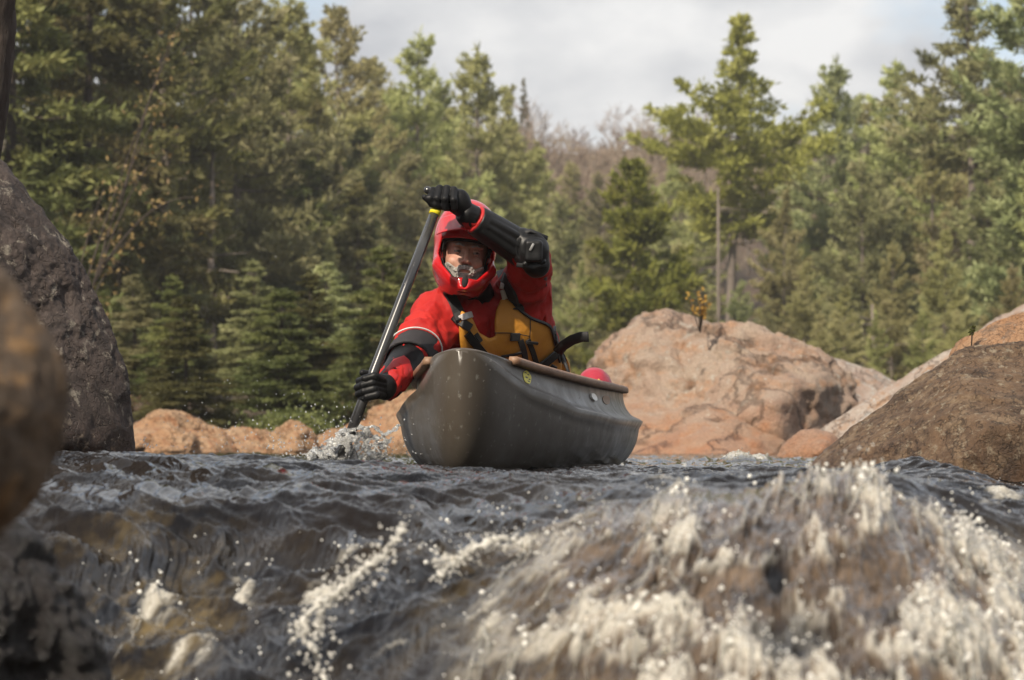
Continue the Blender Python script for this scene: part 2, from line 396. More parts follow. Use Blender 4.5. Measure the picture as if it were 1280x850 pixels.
# sliding water on the left slope: long threads turned with the current
ang = .55; A1 = Xw * math.cos(ang) + Yw * math.sin(ang); A2 = -Xw * math.sin(ang) + Yw * math.cos(ang)
P2 = np.stack([A1 + warp * 1.5, A2 * .42 + warp, 0 * Xw], -1)
zs = .040 * fbm(P2 * [3.4, 3.0, 1] + 21, 2) + .042 * fbm(P2 * [8, 5, 1] + 31, 3, .42, ridge=True) + .006 * fbm(P2 * [50, 45, 1] + 2, 3, ridge=True)
# threads fanning out over the hump
xi = (Uw - 1030) / (1 + np.clip(Sw - 600, 0, 600) / 260.) + 30 * warp / .12 * .4; eta = Sw
P3 = np.stack([xi / 22, eta / 70, 0 * xi + 4], -1)
r3 = fbm(P3, 4, .55, ridge=True); r3b = fbm(np.stack([xi / 60 + 9, eta / 110, 0 * xi], -1), 3)
r3c = fbm(P3 * [2.2, 1.6, 1] + 11, 3, .55, ridge=True)
zh = .020 * r3 + .045 * r3b + .011 * r3c + .006 * fbm(P3 * [2.6, 3.4, 1] + 40, 3, ridge=True)
spl = fbm(W * np.float32(9) + 2, 5, .6)
z = Zw + pool * zp + (1 - pool) * ((1 - hump) * zs * (.8 + .5 * fall) + hump * zh)
# hollow, coloured darker, behind a thin arc of water, low on the hump
hol = np.exp(-(((Uw - 985) / 62) ** 2 + ((Sw - 800) / 40) ** 2) ** 1.5); z -= .035 * hol
hol2 = np.exp(-(((Uw - 968) / 20) ** 2 + ((Sw - 722) / 26) ** 2) ** 1.5); z -= .02 * hol2
# standing wave curling past the right boulder and a low ridge ahead of the canoe
z += .055 * np.exp(-(((Uw - 1165) / 78) ** 2 + ((Yw - 7.35 + (Uw - 1165) * .004) / .28) ** 2)) * (1 + .35 * fbm(W * np.float32(11), 3))
z += .010 * np.exp(-((Yw - 7.9 - .25 * np.sin(Uw / 170)) / .3) ** 2) * sstep(470, 560, Uw) * (1 - sstep(720, 820, Uw))
z += .02 * np.exp(-(((Uw - 820) / 70) ** 2 + ((Yw - 5.3) / .14) ** 2)) * (1 + .8 * spl)
foam = hump * np.clip(.82 * sstep(.38, .78, r3c * .42 + r3 * .45 + r3b * 1.0 + spl * .75 + .06 * sstep(1000, 1200, Uw)), 0, 1) * (1 - .75 * np.exp(-(((Uw - 850) / 170) ** 2 + ((Sw - 632 - (980 - Uw) * .10) / 20) ** 2)))
foam *= 1 - .92 * np.clip(hol + hol2, 0, 1)
patch = lambda u0, s0, ru, rs: np.exp(-(((Uw - u0) / ru) ** 2 + ((Sw - s0) / rs) ** 2))
fl = np.zeros_like(foam)
for a in ((190, 790, 60, 80), (250, 850, 90, 50), (300, 760, 30, 40), (165, 740, 30, 30), (400, 770, 28, 60), (450, 720, 45, 26), (500, 690, 35, 16), (560, 735, 60, 40), (640, 700, 60, 40), (620, 800, 90, 60), (700, 680, 60, 30), (520, 830, 80, 40), (820, 630, 60, 14), (1250, 650, 50, 40)): fl = np.maximum(fl, patch(*a))
foam = np.maximum(foam, sstep(.5, 1.0, fl * (.62 + spl * 1.3)) * .8 * (1 - pool))
z += foam * (.012 * spl + .006)
# small breaking patch beyond, and churn about the paddle
fp = np.exp(-(((Uw - 930) / 34) ** 2 + ((Yw - 12.5) / .5) ** 2)); z += .05 * fp * (1 + spl); foam = np.maximum(foam, sstep(.3, .7, fp * (1 + spl)))
fp = np.exp(-(((Uw - 428) / 55) ** 2 + ((Yw - 8.95) / .28) ** 2)); z += .02 * fp * (1 + 1.5 * spl)
mossy = np.clip(patch(190, 800, 130, 120) + patch(620, 800, 140, 100) * .7 + patch(740, 655, 70, 20), 0, 1) * (1 - pool)
water = mesh('river_water', np.stack([Xw, Yw, z], -1).reshape(-1, 3), gridfaces(nu, ny)[:, ::-1] if False else gridfaces(nu, ny))
tag(water, kind='structure')
for nm, arr in (('foam', foam), ('thin', np.clip(hump - 1.1 * (hol + hol2), 0, 1)), ('moss', mossy)):
    at_ = water.data.attributes.new(nm, 'FLOAT', 'POINT'); at_.data.foreach_set('value', arr.astype(np.float32).ravel())
def water_mat():
    m = bpy.data.materials.new('river water'); m.use_nodes = True; t = m.node_tree; L = t.links.new; p = t.nodes['Principled BSDF']
    g = N(t, 'ShaderNodeNewGeometry')
    A = {k: N(t, 'ShaderNodeAttribute', attribute_name=k).outputs['Fac'] for k in ('foam', 'thin', 'moss')}
    def noise(sc, det, mpv=None):
        n = N(t, 'ShaderNodeTexNoise'); n.inputs['Scale'].default_value = sc; n.inputs['Detail'].default_value = det; n.inputs['Roughness'].default_value = .62
        if mpv:
            q = N(t, 'ShaderNodeMapping'); q.inputs['Scale'].default_value = mpv; L(g.outputs['Position'], q.inputs[0]); L(q.outputs[0], n.inputs[0])
        else: L(g.outputs['Position'], n.inputs[0])
        return n.outputs[0]
    def mix(f, a, b):
        q = N(t, 'ShaderNodeMix', data_type='RGBA')
        for k, x in ((0, f), (6, a), (7, b)):
            if isinstance(x, tuple): q.inputs[k].default_value = (*x, 1)
            else: L(x, q.inputs[k])
        return q.outputs[2]
    def ramp(i, a, b):
        r_ = N(t, 'ShaderNodeMapRange'); r_.inputs[1].default_value = a; r_.inputs[2].default_value = b; L(i, r_.inputs[0]); return r_.outputs[0]
    deep = mix(ramp(noise(3, 4), .35, .65), (.003, .003, .004), (.011, .008, .006))
    stone = mix(ramp(noise(14, 7), .35, .65), (.022, .015, .010), (.14, .10, .068))
    moss = mix(ramp(noise(20, 6), .4, .6), (.02, .014, .007), (.11, .08, .035))
    c = mix(A['thin'], deep, stone); mq = N(t, 'ShaderNodeMath', operation='MULTIPLY'); L(A['moss'], mq.inputs[0]); L(ramp(noise(6, 6), .42, .62), mq.inputs[1]); c = mix(mq.outputs[0], c, moss)
    n1 = noise(70, 7)
    fm = N(t, 'ShaderNodeMath', operation='MULTIPLY'); L(A['foam'], fm.inputs[0]); L(ramp(n1, .25, .50), fm.inputs[1])
    c = mix(fm.outputs[0], c, (.56, .53, .46)); L(c, p.inputs['Base Color'])
    rr = N(t, 'ShaderNodeMapRange'); rr.inputs[3].default_value = .045; rr.inputs[4].default_value = .09; L(fm.outputs[0], rr.inputs[0]); L(rr.outputs[0], p.inputs['Roughness'])
    p.inputs['IOR'].default_value = 1.33; p.inputs['Specular IOR Level'].default_value = .38
    b = N(t, 'ShaderNodeBump'); b.inputs['Strength'].default_value = .8; b.inputs['Distance'].default_value = .0025; L(noise(40, 4, (1, .55, 1)), b.inputs['Height'])
    b2 = N(t, 'ShaderNodeBump'); b2.inputs['Distance'].default_value = .006; L(A['foam'], b2.inputs['Strength']); L(noise(150, 3), b2.inputs['Height']); L(b.outputs[0], b2.inputs['Normal'])
    L(b2.outputs[0], p.inputs['Normal']); return m
water.data.materials.append(water_mat())
def wz(px, Y):
    """height of the water under a photo column at depth Y"""
    i = int(np.argmin(np.abs(us - px))); j = int(np.argmin(np.abs(yw - Y))); return float(z[i, j])
# ============================================================ boulders: convex stones cut by planes, then weathered
def rock_shape(out, Y, T, seed=1, sub=6, amp=.03, nsc=6., k=18., tilt=.55, cuts=(), nf=3, crag=0.):
    """out: closed outline in photo pixels at depth Y; T: half thickness in metres"""
    pts = [at(a, b, Y) for a, b in out]; C = np.mean(pts, axis=0); pl = []
    n = len(pts); area = sum(pts[i][0] * pts[(i + 1) % n][2] - pts[(i + 1) % n][0] * pts[i][2] for i in range(n)); sg = 1 if area > 0 else -1
    rr = random.Random(seed)
    for i in range(n):
        a, b = pts[i], pts[(i + 1) % n]; e = b - a; nn = np.array([e[2], 0, -e[0]]) * sg; ln = np.linalg.norm(nn)
        if ln < 1e-6: continue
        nn /= ln
        for s_ in (-1, 1):
            m_ = nn + np.array([0, s_ * tilt * rr.uniform(.55, 1.4), 0]); m_ /= np.linalg.norm(m_); pl.append((m_, (a - C).dot(m_)))
    for s_ in (-1, 1):
        for q in range(nf):
            m_ = np.array([rr.uniform(-.35, .35) * (1 if nf < 4 else 2.6), s_, rr.uniform(-.1, .5) * (1 if nf < 4 else 1.8)]); m_ /= np.linalg.norm(m_); pl.append((m_, T * rr.uniform(.8, 1.15)))
    for (m_, d) in cuts:
        m_ = np.array(m_, float); m_ /= np.linalg.norm(m_); pl.append((m_, d))
    bm = bmesh.new(); bmesh.ops.create_icosphere(bm, subdivisions=sub, radius=1.0)
    D = np.array([v.co[:] for v in bm.verts]); F = np.array([[v.index for v in f.verts] for f in bm.faces]); bm.free()
    acc = 0; size = max(np.ptp([p[0] for p in pts]), np.ptp([p[2] for p in pts])) / 2
    for m_, d in pl:
        t = np.maximum(D @ m_, 1e-4) / d; acc = acc + (t * size) ** k
    r_ = size / acc ** (1 / k)
    P = C + D * r_[:, None]
    Q = (P + seed * 3.7)
    dn = amp * (fbm(Q * nsc * .35, 3) * 1.2 + fbm(Q * nsc, 5, .55) + .5 * fbm(Q * nsc * 1.7 + 8, 4, .5, ridge=True) - .25)
    if crag: dn = dn - crag * np.clip(.28 - np.abs(perlin(Q * nsc * .33 + .35 * fbm(Q * nsc, 3)[:, None])), 0, 1) * 3 + crag * .5 * fbm(Q * nsc * 3, 4, .6, ridge=True)
    P = P + D * dn[:, None]
    return P, F
def boulder(label, m, shapes, group=None, loc=None):
    V_, F_, n = [], [], 0
    for kw in shapes:
        P, F = rock_shape(**kw); V_.append(P); F_.append(F + n); n += len(P)
    P = np.concatenate(V_); c = P.mean(0); c[2] = P[:, 2].min()
    o = mesh('boulder', P, np.concatenate(F_), m, None, True, c)
    return tag(o, label, 'boulder', group)
MR_left = rock_mat('dark lichen granite', (.052, .036, .030), (.095, .070, .060), (.034, .024, .021), (.25, .22, .18), scale=2.2, wet=.22, wetz=.0, stain=(1.0, .66, .42), bdist=.013, lich=.56, crk=.7)
MR_near = rock_mat('brown river stone', (.085, .058, .038), (.17, .12, .08), (.26, .15, .06), (.28, .23, .16), scale=6, wet=.05, wetz=-.12, stain=(.9, .7, .5), lich=.66, bdist=.004)
MR_right = rock_mat('brown mottled granite', (.08, .046, .025), (.175, .105, .058), (.24, .165, .10), (.29, .235, .165), scale=3.4, wet=.2, wetz=-.06, stain=(.6, .5, .42), bdist=.022, lich=.56, crk=.45, cell=1.3)
MR_cap = rock_mat('orange weathered granite', (.36, .18, .08), (.42, .25, .14), (.22, .14, .09), (.42, .34, .26), scale=3.5, wet=.1, wetz=-.3)
MR_pink = rock_mat('pink granite', (.40, .27, .20), (.46, .36, .28), (.45, .27, .165), (.5, .44, .37), scale=.9, wet=.8, wetz=.0, stain=(1.0, .60, .33), bdist=.08, lich=.58, crk=.45, cell=.8)
MR_pale = rock_mat('pale granite', (.36, .27, .22), (.42, .36, .31), (.36, .22, .13), (.42, .40, .37), scale=1.3, wet=.3, wetz=-.2, stain=(.9, .6, .4), bdist=.03, lich=.55)
MR_shore = rock_mat('orange shore granite', (.36, .20, .10), (.42, .28, .17), (.32, .15, .07), (.42, .34, .27), scale=1.6, wet=.1, wetz=-.1, stain=(.6, .5, .42), bdist=.03, lich=.62)
MR_wet = rock_mat('dark wet rock', (.010, .008, .008), (.022, .016, .015), (.016, .010, .007), (.05, .042, .038), scale=5, wet=.5, wetz=.4, stain=(.8, .75, .7), lich=.85, bdist=.01)
boulder('dark lichen-spotted boulder rising from the water on the left bank', MR_left,
        [dict(out=[(-330, 60), (-120, 90), (2, 190), (42, 238), (92, 312), (124, 368), (152, 432), (172, 500), (176, 545), (168, 600), (60, 640), (-330, 640)], Y=8.3, T=.5, seed=3, sub=7, amp=.022, nsc=7, k=26, crag=.005)])
boulder('smooth brown out-of-focus stone nearest the camera at the left edge', MR_near,
        [dict(out=[(-520, 290), (-200, 240), (-60, 270), (8, 325), (62, 405), (88, 470), (82, 545), (46, 630), (-30, 700), (-250, 820), (-520, 850)], Y=2.75, T=.2, seed=8, sub=6, amp=.014, nsc=11, k=44, nf=8, crag=.006)])
boulder('black wet ledge rock under the falls in the lower left corner', MR_wet,
        [dict(out=[(-500, 600), (-60, 630), (35, 650), (85, 700), (120, 760), (130, 860), (150, 1100), (-500, 1100)], Y=4.25, T=.35, seed=5, sub=6, amp=.03, nsc=11, k=30, nf=8, crag=.02)])
boulder('big brown wedge-shaped boulder slanting out of the water at right', MR_right,
        [dict(out=[(998, 588), (1056, 537), (1128, 484), (1205, 432), (1300, 428), (1560, 520), (1640, 760), (1240, 760), (1050, 680)], Y=8.5, T=.55, seed=4, sub=7, amp=.012, nsc=8, k=80, tilt=.35, crag=.010, cuts=[((-.62, -.5, .55), .40)])])
boulder('orange-brown block resting on top of the wedge-shaped right boulder', MR_cap,
        [dict(out=[(1172, 465), (1190, 428), (1232, 402), (1268, 388), (1420, 340), (1480, 470), (1300, 540), (1195, 500)], Y=8.85, T=.28, seed=14, sub=6, amp=.012, nsc=10, k=22)])
boulder('large rounded pink granite outcrop behind the canoe stern', MR_pink,
        [dict(out=[(680, 700), (708, 480), (745, 438), (805, 393), (868, 397), (930, 420), (960, 560), (940, 700)], Y=24.5, T=1.5, seed=22, sub=6, amp=.07, nsc=2.4, k=30, tilt=.5, nf=9, crag=.10),
         dict(out=[(790, 700), (835, 440), (880, 403), (962, 408), (1015, 433), (1062, 475), (1092, 530), (1110, 700)], Y=24, T=1.5, seed=29, sub=6, amp=.07, nsc=2.4, k=30, tilt=.5, nf=9, crag=.10),
         dict(out=[(690, 760), (728, 520), (800, 490), (900, 478), (980, 500), (1040, 540), (1090, 760)], Y=23.6, T=1.75, seed=31, sub=6, amp=.06, nsc=2.6, k=24, tilt=.5, nf=7, crag=.08)])
boulder('long low grey slab behind the pink outcrop, below the trees', MR_pale,
        [dict(out=[(985, 432), (1040, 440), (1095, 462), (1125, 470), (1160, 520), (1150, 590), (960, 590)], Y=27, T=1.2, seed=35, sub=5, amp=.06, nsc=2, k=16)])
boulder('pale slanting granite ledge behind the brown wedge boulder', MR_pale,
        [dict(out=[(960, 568), (1010, 535), (1078, 495), (1130, 465), (1185, 428), (1230, 440), (1400, 600), (1000, 600)], Y=19, T=.8, seed=41, sub=6, amp=.045, nsc=2.6, k=20)])
boulder('pale grey ledge highest at the right edge behind the wedge boulder', MR_pale,
        [dict(out=[(1080, 560), (1140, 470), (1200, 425), (1250, 396), (1330, 350), (1700, 300), (1800, 620), (1080, 620)], Y=21, T=1.0, seed=44, sub=6, amp=.06, nsc=2.2, k=18)])
boulder('low rounded stone at the foot of the pale ledge', MR_pink,
        [dict(out=[(965, 575), (985, 548), (1010, 534), (1045, 540), (1060, 575), (1000, 590)], Y=17, T=.3, seed=46, sub=5, amp=.03, nsc=4, k=12)])
for lb, o_, Y_, sd_ in (
    ('orange boulder on the far bank touching the dark left boulder', [(120, 600), (150, 540), (190, 517), (235, 513), (262, 524), (300, 548), (320, 600)], 27, 51),
    ('flat tan stone at the waterline in front of the far left bank', [(172, 590), (180, 546), (206, 536), (248, 542), (260, 590)], 24, 52),
    ('low orange boulder in the middle of the far left bank', [(235, 600), (262, 541), (290, 532), (335, 536), (372, 548), (400, 600)], 28, 53),
    ('small knobbly tan boulder left of the paddle splash', [(318, 595), (330, 545), (352, 529), (372, 527), (392, 542), (410, 595)], 25, 54),
    ('orange boulder half hidden by the paddle splash', [(365, 600), (388, 546), (412, 527), (440, 523), (470, 540), (500, 600)], 26.5, 55),
    ('tallest orange boulder of the far bank behind the lower glove', [(385, 600), (425, 540), (445, 515), (480, 497), (530, 488), (590, 510), (640, 560), (650, 600)], 29, 56),
    ('long low shelf of orange rock filling the gaps of the far left bank', [(100, 600), (140, 552), (250, 546), (420, 550), (600, 545), (720, 600)], 31, 57)):
    boulder(lb, MR_shore, [dict(out=o_, Y=Y_, T=.8, seed=sd_, sub=6, amp=.06, nsc=3.4, k=14, tilt=.5, nf=6, crag=.06)])
# ============================================================ canoe
WZ = -.09
M_hull = mat('grey canoe plastic', [(.058, .047, .037), (.076, .064, .051), (.066, .053, .041)], scale=5, coat=.08, spec=.4, rough=.38, rvar=.1, bump=.25, bscale=120, bdist=.001, speck=((.15, .14, .12), 48, .64))
M_wood = mat('weathered ash gunwale', [(.16, .085, .05), (.30, .18, .11)], scale=9, stretch=(6, 1, 6), rough=.55, bump=.3, bscale=80, bdist=.002)
M_inner = mat('canoe inside', [(.09, .085, .075)], rough=.5)
CX0, CY0 = .050, 10.2
cax = np.array([-.205, -1.7, 0]); CL = float(np.linalg.norm(cax)); cax /= CL; cbx = np.array([-cax[1], cax[0], 0.])
def beam(s):
    a = abs(s); b = .392 * max(0, 1 - a ** 2.1) ** .8
    if a > .88: b = (b ** 5 + (.108 * math.sqrt(max(0, 1 - ((a - .88) / .12) ** 2))) ** 5) ** (1 / 5)
    elif a > .7: b = (b ** 5 + .108 ** 5 * ((a - .7) / .18) ** 3) ** (1 / 5)
    return b
def zgun(s): return .285 + .085 * abs(s) ** 2.5
def zsh(s): return float(np.interp(abs(s), [0, .3, .6, .8, .9, 1], [.17, .173, .20, .255, .305, .37]))
def zkeel(s):
    a = abs(s); k = -.07 + .045 * a * a
    if a > .84: t = (a - .84) / .16; k += (zgun(s) - k) * (1 - max(0, 1 - t ** 2.6) ** (1 / 2.6))
    return k
def gun(s): b = beam(s); return b - .062 * (1 - abs(s) ** 3) * min(1, b / .2)
def cpt(s, x, zz): return np.array([CX0, CY0, WZ + zz]) + cax * CL * s + cbx * x
ss = np.concatenate([-np.sin(np.linspace(math.pi / 2, 0, 60)), np.sin(np.linspace(0, math.pi / 2, 60))[1:]])
NB, NT = 22, 10
def section(s):
    B, G, k, h, g_ = beam(s), gun(s), zkeel(s), zsh(s), zgun(s); h = max(h, k + .3 * (g_ - k)) if h < g_ else g_
    n = 2.5 - .4 * abs(s) ** 3; q = []
    for i in range(NB + 1):
        ph = i / NB * math.pi / 2; q.append((B * math.sin(ph) ** (2 / n) * (.955 + .045 * (i / NB)), k + (h - k) * (1 - max(0, math.cos(ph)) ** (2 / n))))
    lip = .014 * (1 - abs(s) ** 6) * min(1, B / .2)
    for i in range(1, NT + 1):
        t = i / NT; x = G + (B - G) * (1 - t) ** 2.8 + lip * max(0, 1 - t * 7); q.append((x, h + (g_ - h) * t))
    q[NB] = (q[NB][0] + lip, q[NB][1])
    return q
canoe = empty('canoe', (CX0, CY0, WZ - .085), 'grey plastic whitewater canoe with wooden gunwales coming bow-first towards the camera', 'canoe')
vv = []; ff = []
for s in ss:
    q = section(s); row = [cpt(s, -x, zz) for x, zz in reversed(q)] + [cpt(s, x, zz) for x, zz in q[1:]]; vv += row
K = len(row)
for i in range(len(ss) - 1):
    for j in range(K - 1): ff.append((i * K + j, i * K + j + 1, (i + 1) * K + j + 1, (i + 1) * K + j))
hull = mesh('hull', vv, ff, [M_hull, M_inner], canoe)
bm = bmesh.new(); bm.from_mesh(hull.data); bmesh.ops.remove_doubles(bm, verts=bm.verts, dist=.0004); bm.to_mesh(hull.data); bm.free(); hull.data.polygons.foreach_set('use_smooth', [True] * len(hull.data.polygons))
mod(hull, 'SOLIDIFY', thickness=.007, offset=-1, material_offset=1)
for sg in (-1, 1):
    m = MB(); pts = [cpt(s, sg * (gun(s) + .004), zgun(s) + .004) for s in np.linspace(-.86, .86, 90)]
    P = np.array(pts); q = []; f = []; prof = [(-.016, -.008), (-.012, .011), (.012, .011), (.017, .004), (.017, -.010), (.012, -.014), (-.010, -.014)]
    for i, s in enumerate(np.linspace(-.86, .86, 90)):
        for a, b in prof: q.append(P[i] + cbx * sg * a + np.array([0, 0, b]))
    kp = len(prof)
    for i in range(89):
        for j in range(kp): f.append((i * kp + j, i * kp + (j + 1) % kp, (i + 1) * kp + (j + 1) % kp, (i + 1) * kp + j))
    f.append(tuple(range(kp))); f.append(tuple(89 * kp + j for j in range(kp))[::-1])
    o = m.add(q, f).build('gunwale', M_wood, canoe)
    bm = bmesh.new(); bm.from_mesh(o.data); bmesh.ops.recalc_face_normals(bm, faces=bm.faces); bm.to_mesh(o.data); bm.free()
for sg in (-1, 1):
    q = []; f = []; sl = np.linspace(.80, .9993, 24)
    for s in sl:
        for j in range(13):
            a = j / 6 - 1; q.append(cpt(sg * s, a * gun(s), zgun(s) + .016 * (1 - a * a) * min(1, gun(s) / .08) + .001))
    for i in range(23):
        for j in range(12): f.append((i * 13 + j, (i + 1) * 13 + j, (i + 1) * 13 + j + 1, i * 13 + j + 1) if sg > 0 else (i * 13 + j, i * 13 + j + 1, (i + 1) * 13 + j + 1, (i + 1) * 13 + j))
    o = mesh('deck_plate', q, f, M_hull, canoe); mod(o, 'SOLIDIFY', thickness=.005)
for s in (-.42, .42):
    MB().tube([cpt(s, -gun(s) + .01, zgun(s) - .018), cpt(s, 0, zgun(s) - .022), cpt(s, gun(s) - .01, zgun(s) - .018)], .014, 10).build('thwart', M_wood, canoe)
M_foam = mat('black saddle foam', [(.02, .02, .02)], rough=.9)
MB().box(cpt(.02, 0, .055), (.11, .22, .11)).build('kneeling_saddle', M_foam, canoe)
hb = bvh_of(hull)
def decal(name, bv, parent, m, pts, thick=.0012, lift=.0008):
    """thin patch laid on a surface: pts = outline in photo pixels, first one its centre"""
    P = []; 
    for a, b in pts:
        p, n = hit(bv, a, b, lift)
        if p is None: return None
        P.append((p, n))
    k = len(pts) - 1; q = [p + n * thick for p, n in P] + [p for p, n in P[1:]]
    f = [(0, 1 + (j + 1) % k, 1 + j) for j in range(k)] + [(1 + j, 1 + (j + 1) % k, k + 1 + (j + 1) % k, k + 1 + j) for j in range(k)]
    return MB().add(q, f).build(name, m, parent, smooth=False)
def oval(cx, cy, rx, ry, rot=0, n=18, wob=0):
    c, s = math.cos(rot), math.sin(rot); o = [(cx, cy)]
    for i in range(n):
        t = 2 * math.pi * i / n; k = 1 + wob * math.sin(5 * t + 1); x, y = rx * math.cos(t) * k, ry * math.sin(t) * k; o.append((cx + x * c - y * s, cy + x * s + y * c))
    return o
M_yel = mat('yellow sticker', [(.72, .62, .03)], rough=.4)
M_dk = mat('dark print', [(.05, .045, .02)], rough=.5)
M_white = mat('white plastic cap', [(.8, .79, .75)], rough=.35)
M_brown = mat('brown emblem', [(.14, .06, .02), (.24, .13, .05)], scale=60, rough=.5)
st = decal('bow_sticker', hb, canoe, M_yel, oval(658.5, 471.5, 4.6, 8.6, -.28, 20, .06))
if st:
    for (a, b, c_, d) in ((656, 466, 1.7, .8), (659.5, 468.4, 1.6, .7), (657.5, 472, 2.1, .8), (661, 474.5, 1.4, .8), (660, 477, 1.6, .7)):
        decal('sticker_print', hb, st, M_dk, oval(a, b, c_, d, .5, 8), lift=.0024, thick=.0005)
decal('drain_cap', hb, canoe, M_white, oval(741, 497, 2.7, 5.6, -.5, 16), thick=.006)
em = decal('brown_emblem', hb, canoe, M_brown, oval(757.5, 500, 4.4, 6.0, -.4, 18))
# rope grab loop hanging at the bow deck
M_rope = mat('yellow rope', [(.62, .42, .10), (.5, .28, .06)], scale=160, rough=.8)
# ============================================================ gear bag with rope
M_bag = mat('dark red bag nylon', [(.30, .012, .03), (.38, .02, .04)], scale=8, rough=.42, bump=.5, bscale=25, bdist=.006)
bc = at(743, 486, 10.35)
bag = empty('gear_bag', bc - np.array([0, 0, .14]), 'round dark red gear bag tied with yellow rope behind the paddler', 'bag')
sdf_obj('bag_body', lambda P: smin(ell(P, bc, (.066, .11, .078)), cap(P, bc - [.02, -.02, .06], bc - [.0, .1, .10], .055), .04) + .005 * fbm(P * 22, 3), bc - [.16, .26, .22], bc + [.16, .26, .16], .007, M_bag, bag)
m = MB(); bp = []
for i in range(40):
    t = i / 39; p = at(727 + 22 * t, 484 - 8.5 * t + 1.6 * math.sin(t * 9), 10.2 + .03 * t); bp.append(p)
for k in range(3):
    m.tube([p + .0045 * np.array([0, math.cos(i * .9 + k * 2.09), math.sin(i * .9 + k * 2.09)]) for i, p in enumerate(bp)], .005, 6)
m.build('rope_knot', M_rope, bag)
# ============================================================ paddle
M_shaft = mat('black carbon shaft', [(.018, .018, .02), (.05, .048, .045)], scale=8, stretch=(1, 1, .3), rough=.22, coat=.4, speck=((.18, .17, .16), 120, .68))
M_tape = mat('yellow tape', [(.78, .66, .02)], rough=.4)
M_blade = mat('dark paddle blade', [(.02, .02, .022)], rough=.25, coat=.4)
PT, PG = at(545.5, 261, 9.22), at(459, 487, 9.0); pd = (PG - PT) / np.linalg.norm(PG - PT)
plen = (at(430, 560, 8.93) - PT); plen = float(np.linalg.norm(plen))
paddle = empty('paddle', PT + pd * (plen + .45), 'black canoe paddle with yellow tape gripped upright, blade in the water', 'paddle')
MB().tube([PT, PT + pd * .3, PT + pd * (plen * .7), PT + pd * (plen + .1)], [.0160, .0165, .0170, .0155], 20).build('shaft', M_shaft, paddle)
MB().tube([PT + pd * .0, PT + pd * .022], [.0178, .0182], 20).build('grip_tape', M_tape, paddle)
gx = np.array([-.92, -.38, .1]); gx -= pd * gx.dot(pd); gx /= np.linalg.norm(gx)
sdf_obj('grip', lambda P: smin(cap(P, PT - pd * .045 - gx * .05, PT - pd * .045 + gx * .05, .013), cap(P, PT, PT - pd * .04, .015, .013), .012), PT - .1, PT + .1, .004, M_shaft, paddle)
bw = np.array([.85, -.5, 0.]); bw -= pd * bw.dot(pd); bw /= np.linalg.norm(bw); bn = np.cross(pd, bw)
q = []; f = []; nb = 26
for i in range(nb):
    t = i / (nb - 1); w = .105 * min(1, (t / .22 + .05)) ** .6 * (1 - max(0, (t - .9) / .1) ** 2.5 * .35); c0 = PT + pd * (plen - .02 + .48 * t)
    for j in range(9): a = j / 4 - 1; q.append(c0 + bw * w * a + bn * (.006 * (1 - t) * math.exp(-a * a * 9) + .012 * a * a))
for i in range(nb - 1):
    for j in range(8): f.append((i * 9 + j, i * 9 + j + 1, (i + 1) * 9 + j + 1, (i + 1) * 9 + j))
o = mesh('blade', q, f, M_blade, paddle); mod(o, 'SOLIDIFY', thickness=.006, offset=0)
# ============================================================ the paddler
pel = at(640, 520, 10.0); chest = at(622, 410, 9.72)
ShR, ElR, WrR = at(552, 396, 9.55), at(514, 443, 9.3), at(487, 481, 9.08)
ShL, ElL, WrL = at(652, 372, 9.68), at(663, 318, 9.38), at(584, 268, 9.27)
neck0, neck1 = at(597, 392, 9.66), at(586, 345, 9.54)
HC = at(581, 321, 9.46)
th = R(7); ez = np.array([math.sin(th), .10, math.cos(th)]); ez /= np.linalg.norm(ez)
ex = np.array([math.cos(th), .10, -math.sin(th)]); ex -= ez * ex.dot(ez); ex /= np.linalg.norm(ex); ey = np.cross(ez, ex)
HA = np.array([ex, ey, ez])
def hl(P): return (P - HC.astype(np.float32)) @ HA.T.astype(np.float32)
def hw(x, y, zz): return HC + x * ex + y * ey + zz * ez
hipR, hipL = pel + [-.09, -.02, 0], pel + [.085, .02, 0]
kneeR, kneeL = np.array([pel[0] - .21, 9.62, -.115]), np.array([pel[0] + .13, 9.60, -.115])
footR, footL = np.array([pel[0] - .16, 10.05, -.12]), np.array([pel[0] + .20, 10.05, -.12])
def torso(P, r=.0):
    d = smin(cap(P, hipR + [0, 0, .05], ShR + [.045, .03, -.04], .115 + r, .112 + r), cap(P, hipL + [0, 0, .05], ShL + [-.035, .03, -.05], .115 + r, .112 + r), .09)
    d = smin(d, cap(P, (hipR + hipL) / 2 + [0, 0, .1], chest, .13 + r, .14 + r), .08)
    return smin(d, cap(P, neck0 + [0, .02, -.03], ShR + [.03, 0, .0], .07 + r * .5, .075 + r), .06)
def limbs(P, r=0.):
    d = cap(P, ShR, ElR, .066 + r, .050 + r); d = smin(d, cap(P, ElR, WrR, .036 + r, .026 + r), .02)
    e = cap(P, ShL, ElL, .070 + r, .045 + r); e = smin(e, cap(P, ElL, WrL, .028 + r, .024 + r), .02)
    return np.minimum(d, e)
def legs(P, r=0.):
    d = smin(cap(P, hipR, kneeR, .085 + r, .06 + r), cap(P, kneeR, footR, .058 + r, .038 + r), .02)
    e = smin(cap(P, hipL, kneeL, .085 + r, .06 + r), cap(P, kneeL, footL, .058 + r, .038 + r), .02)
    return np.minimum(d, e)
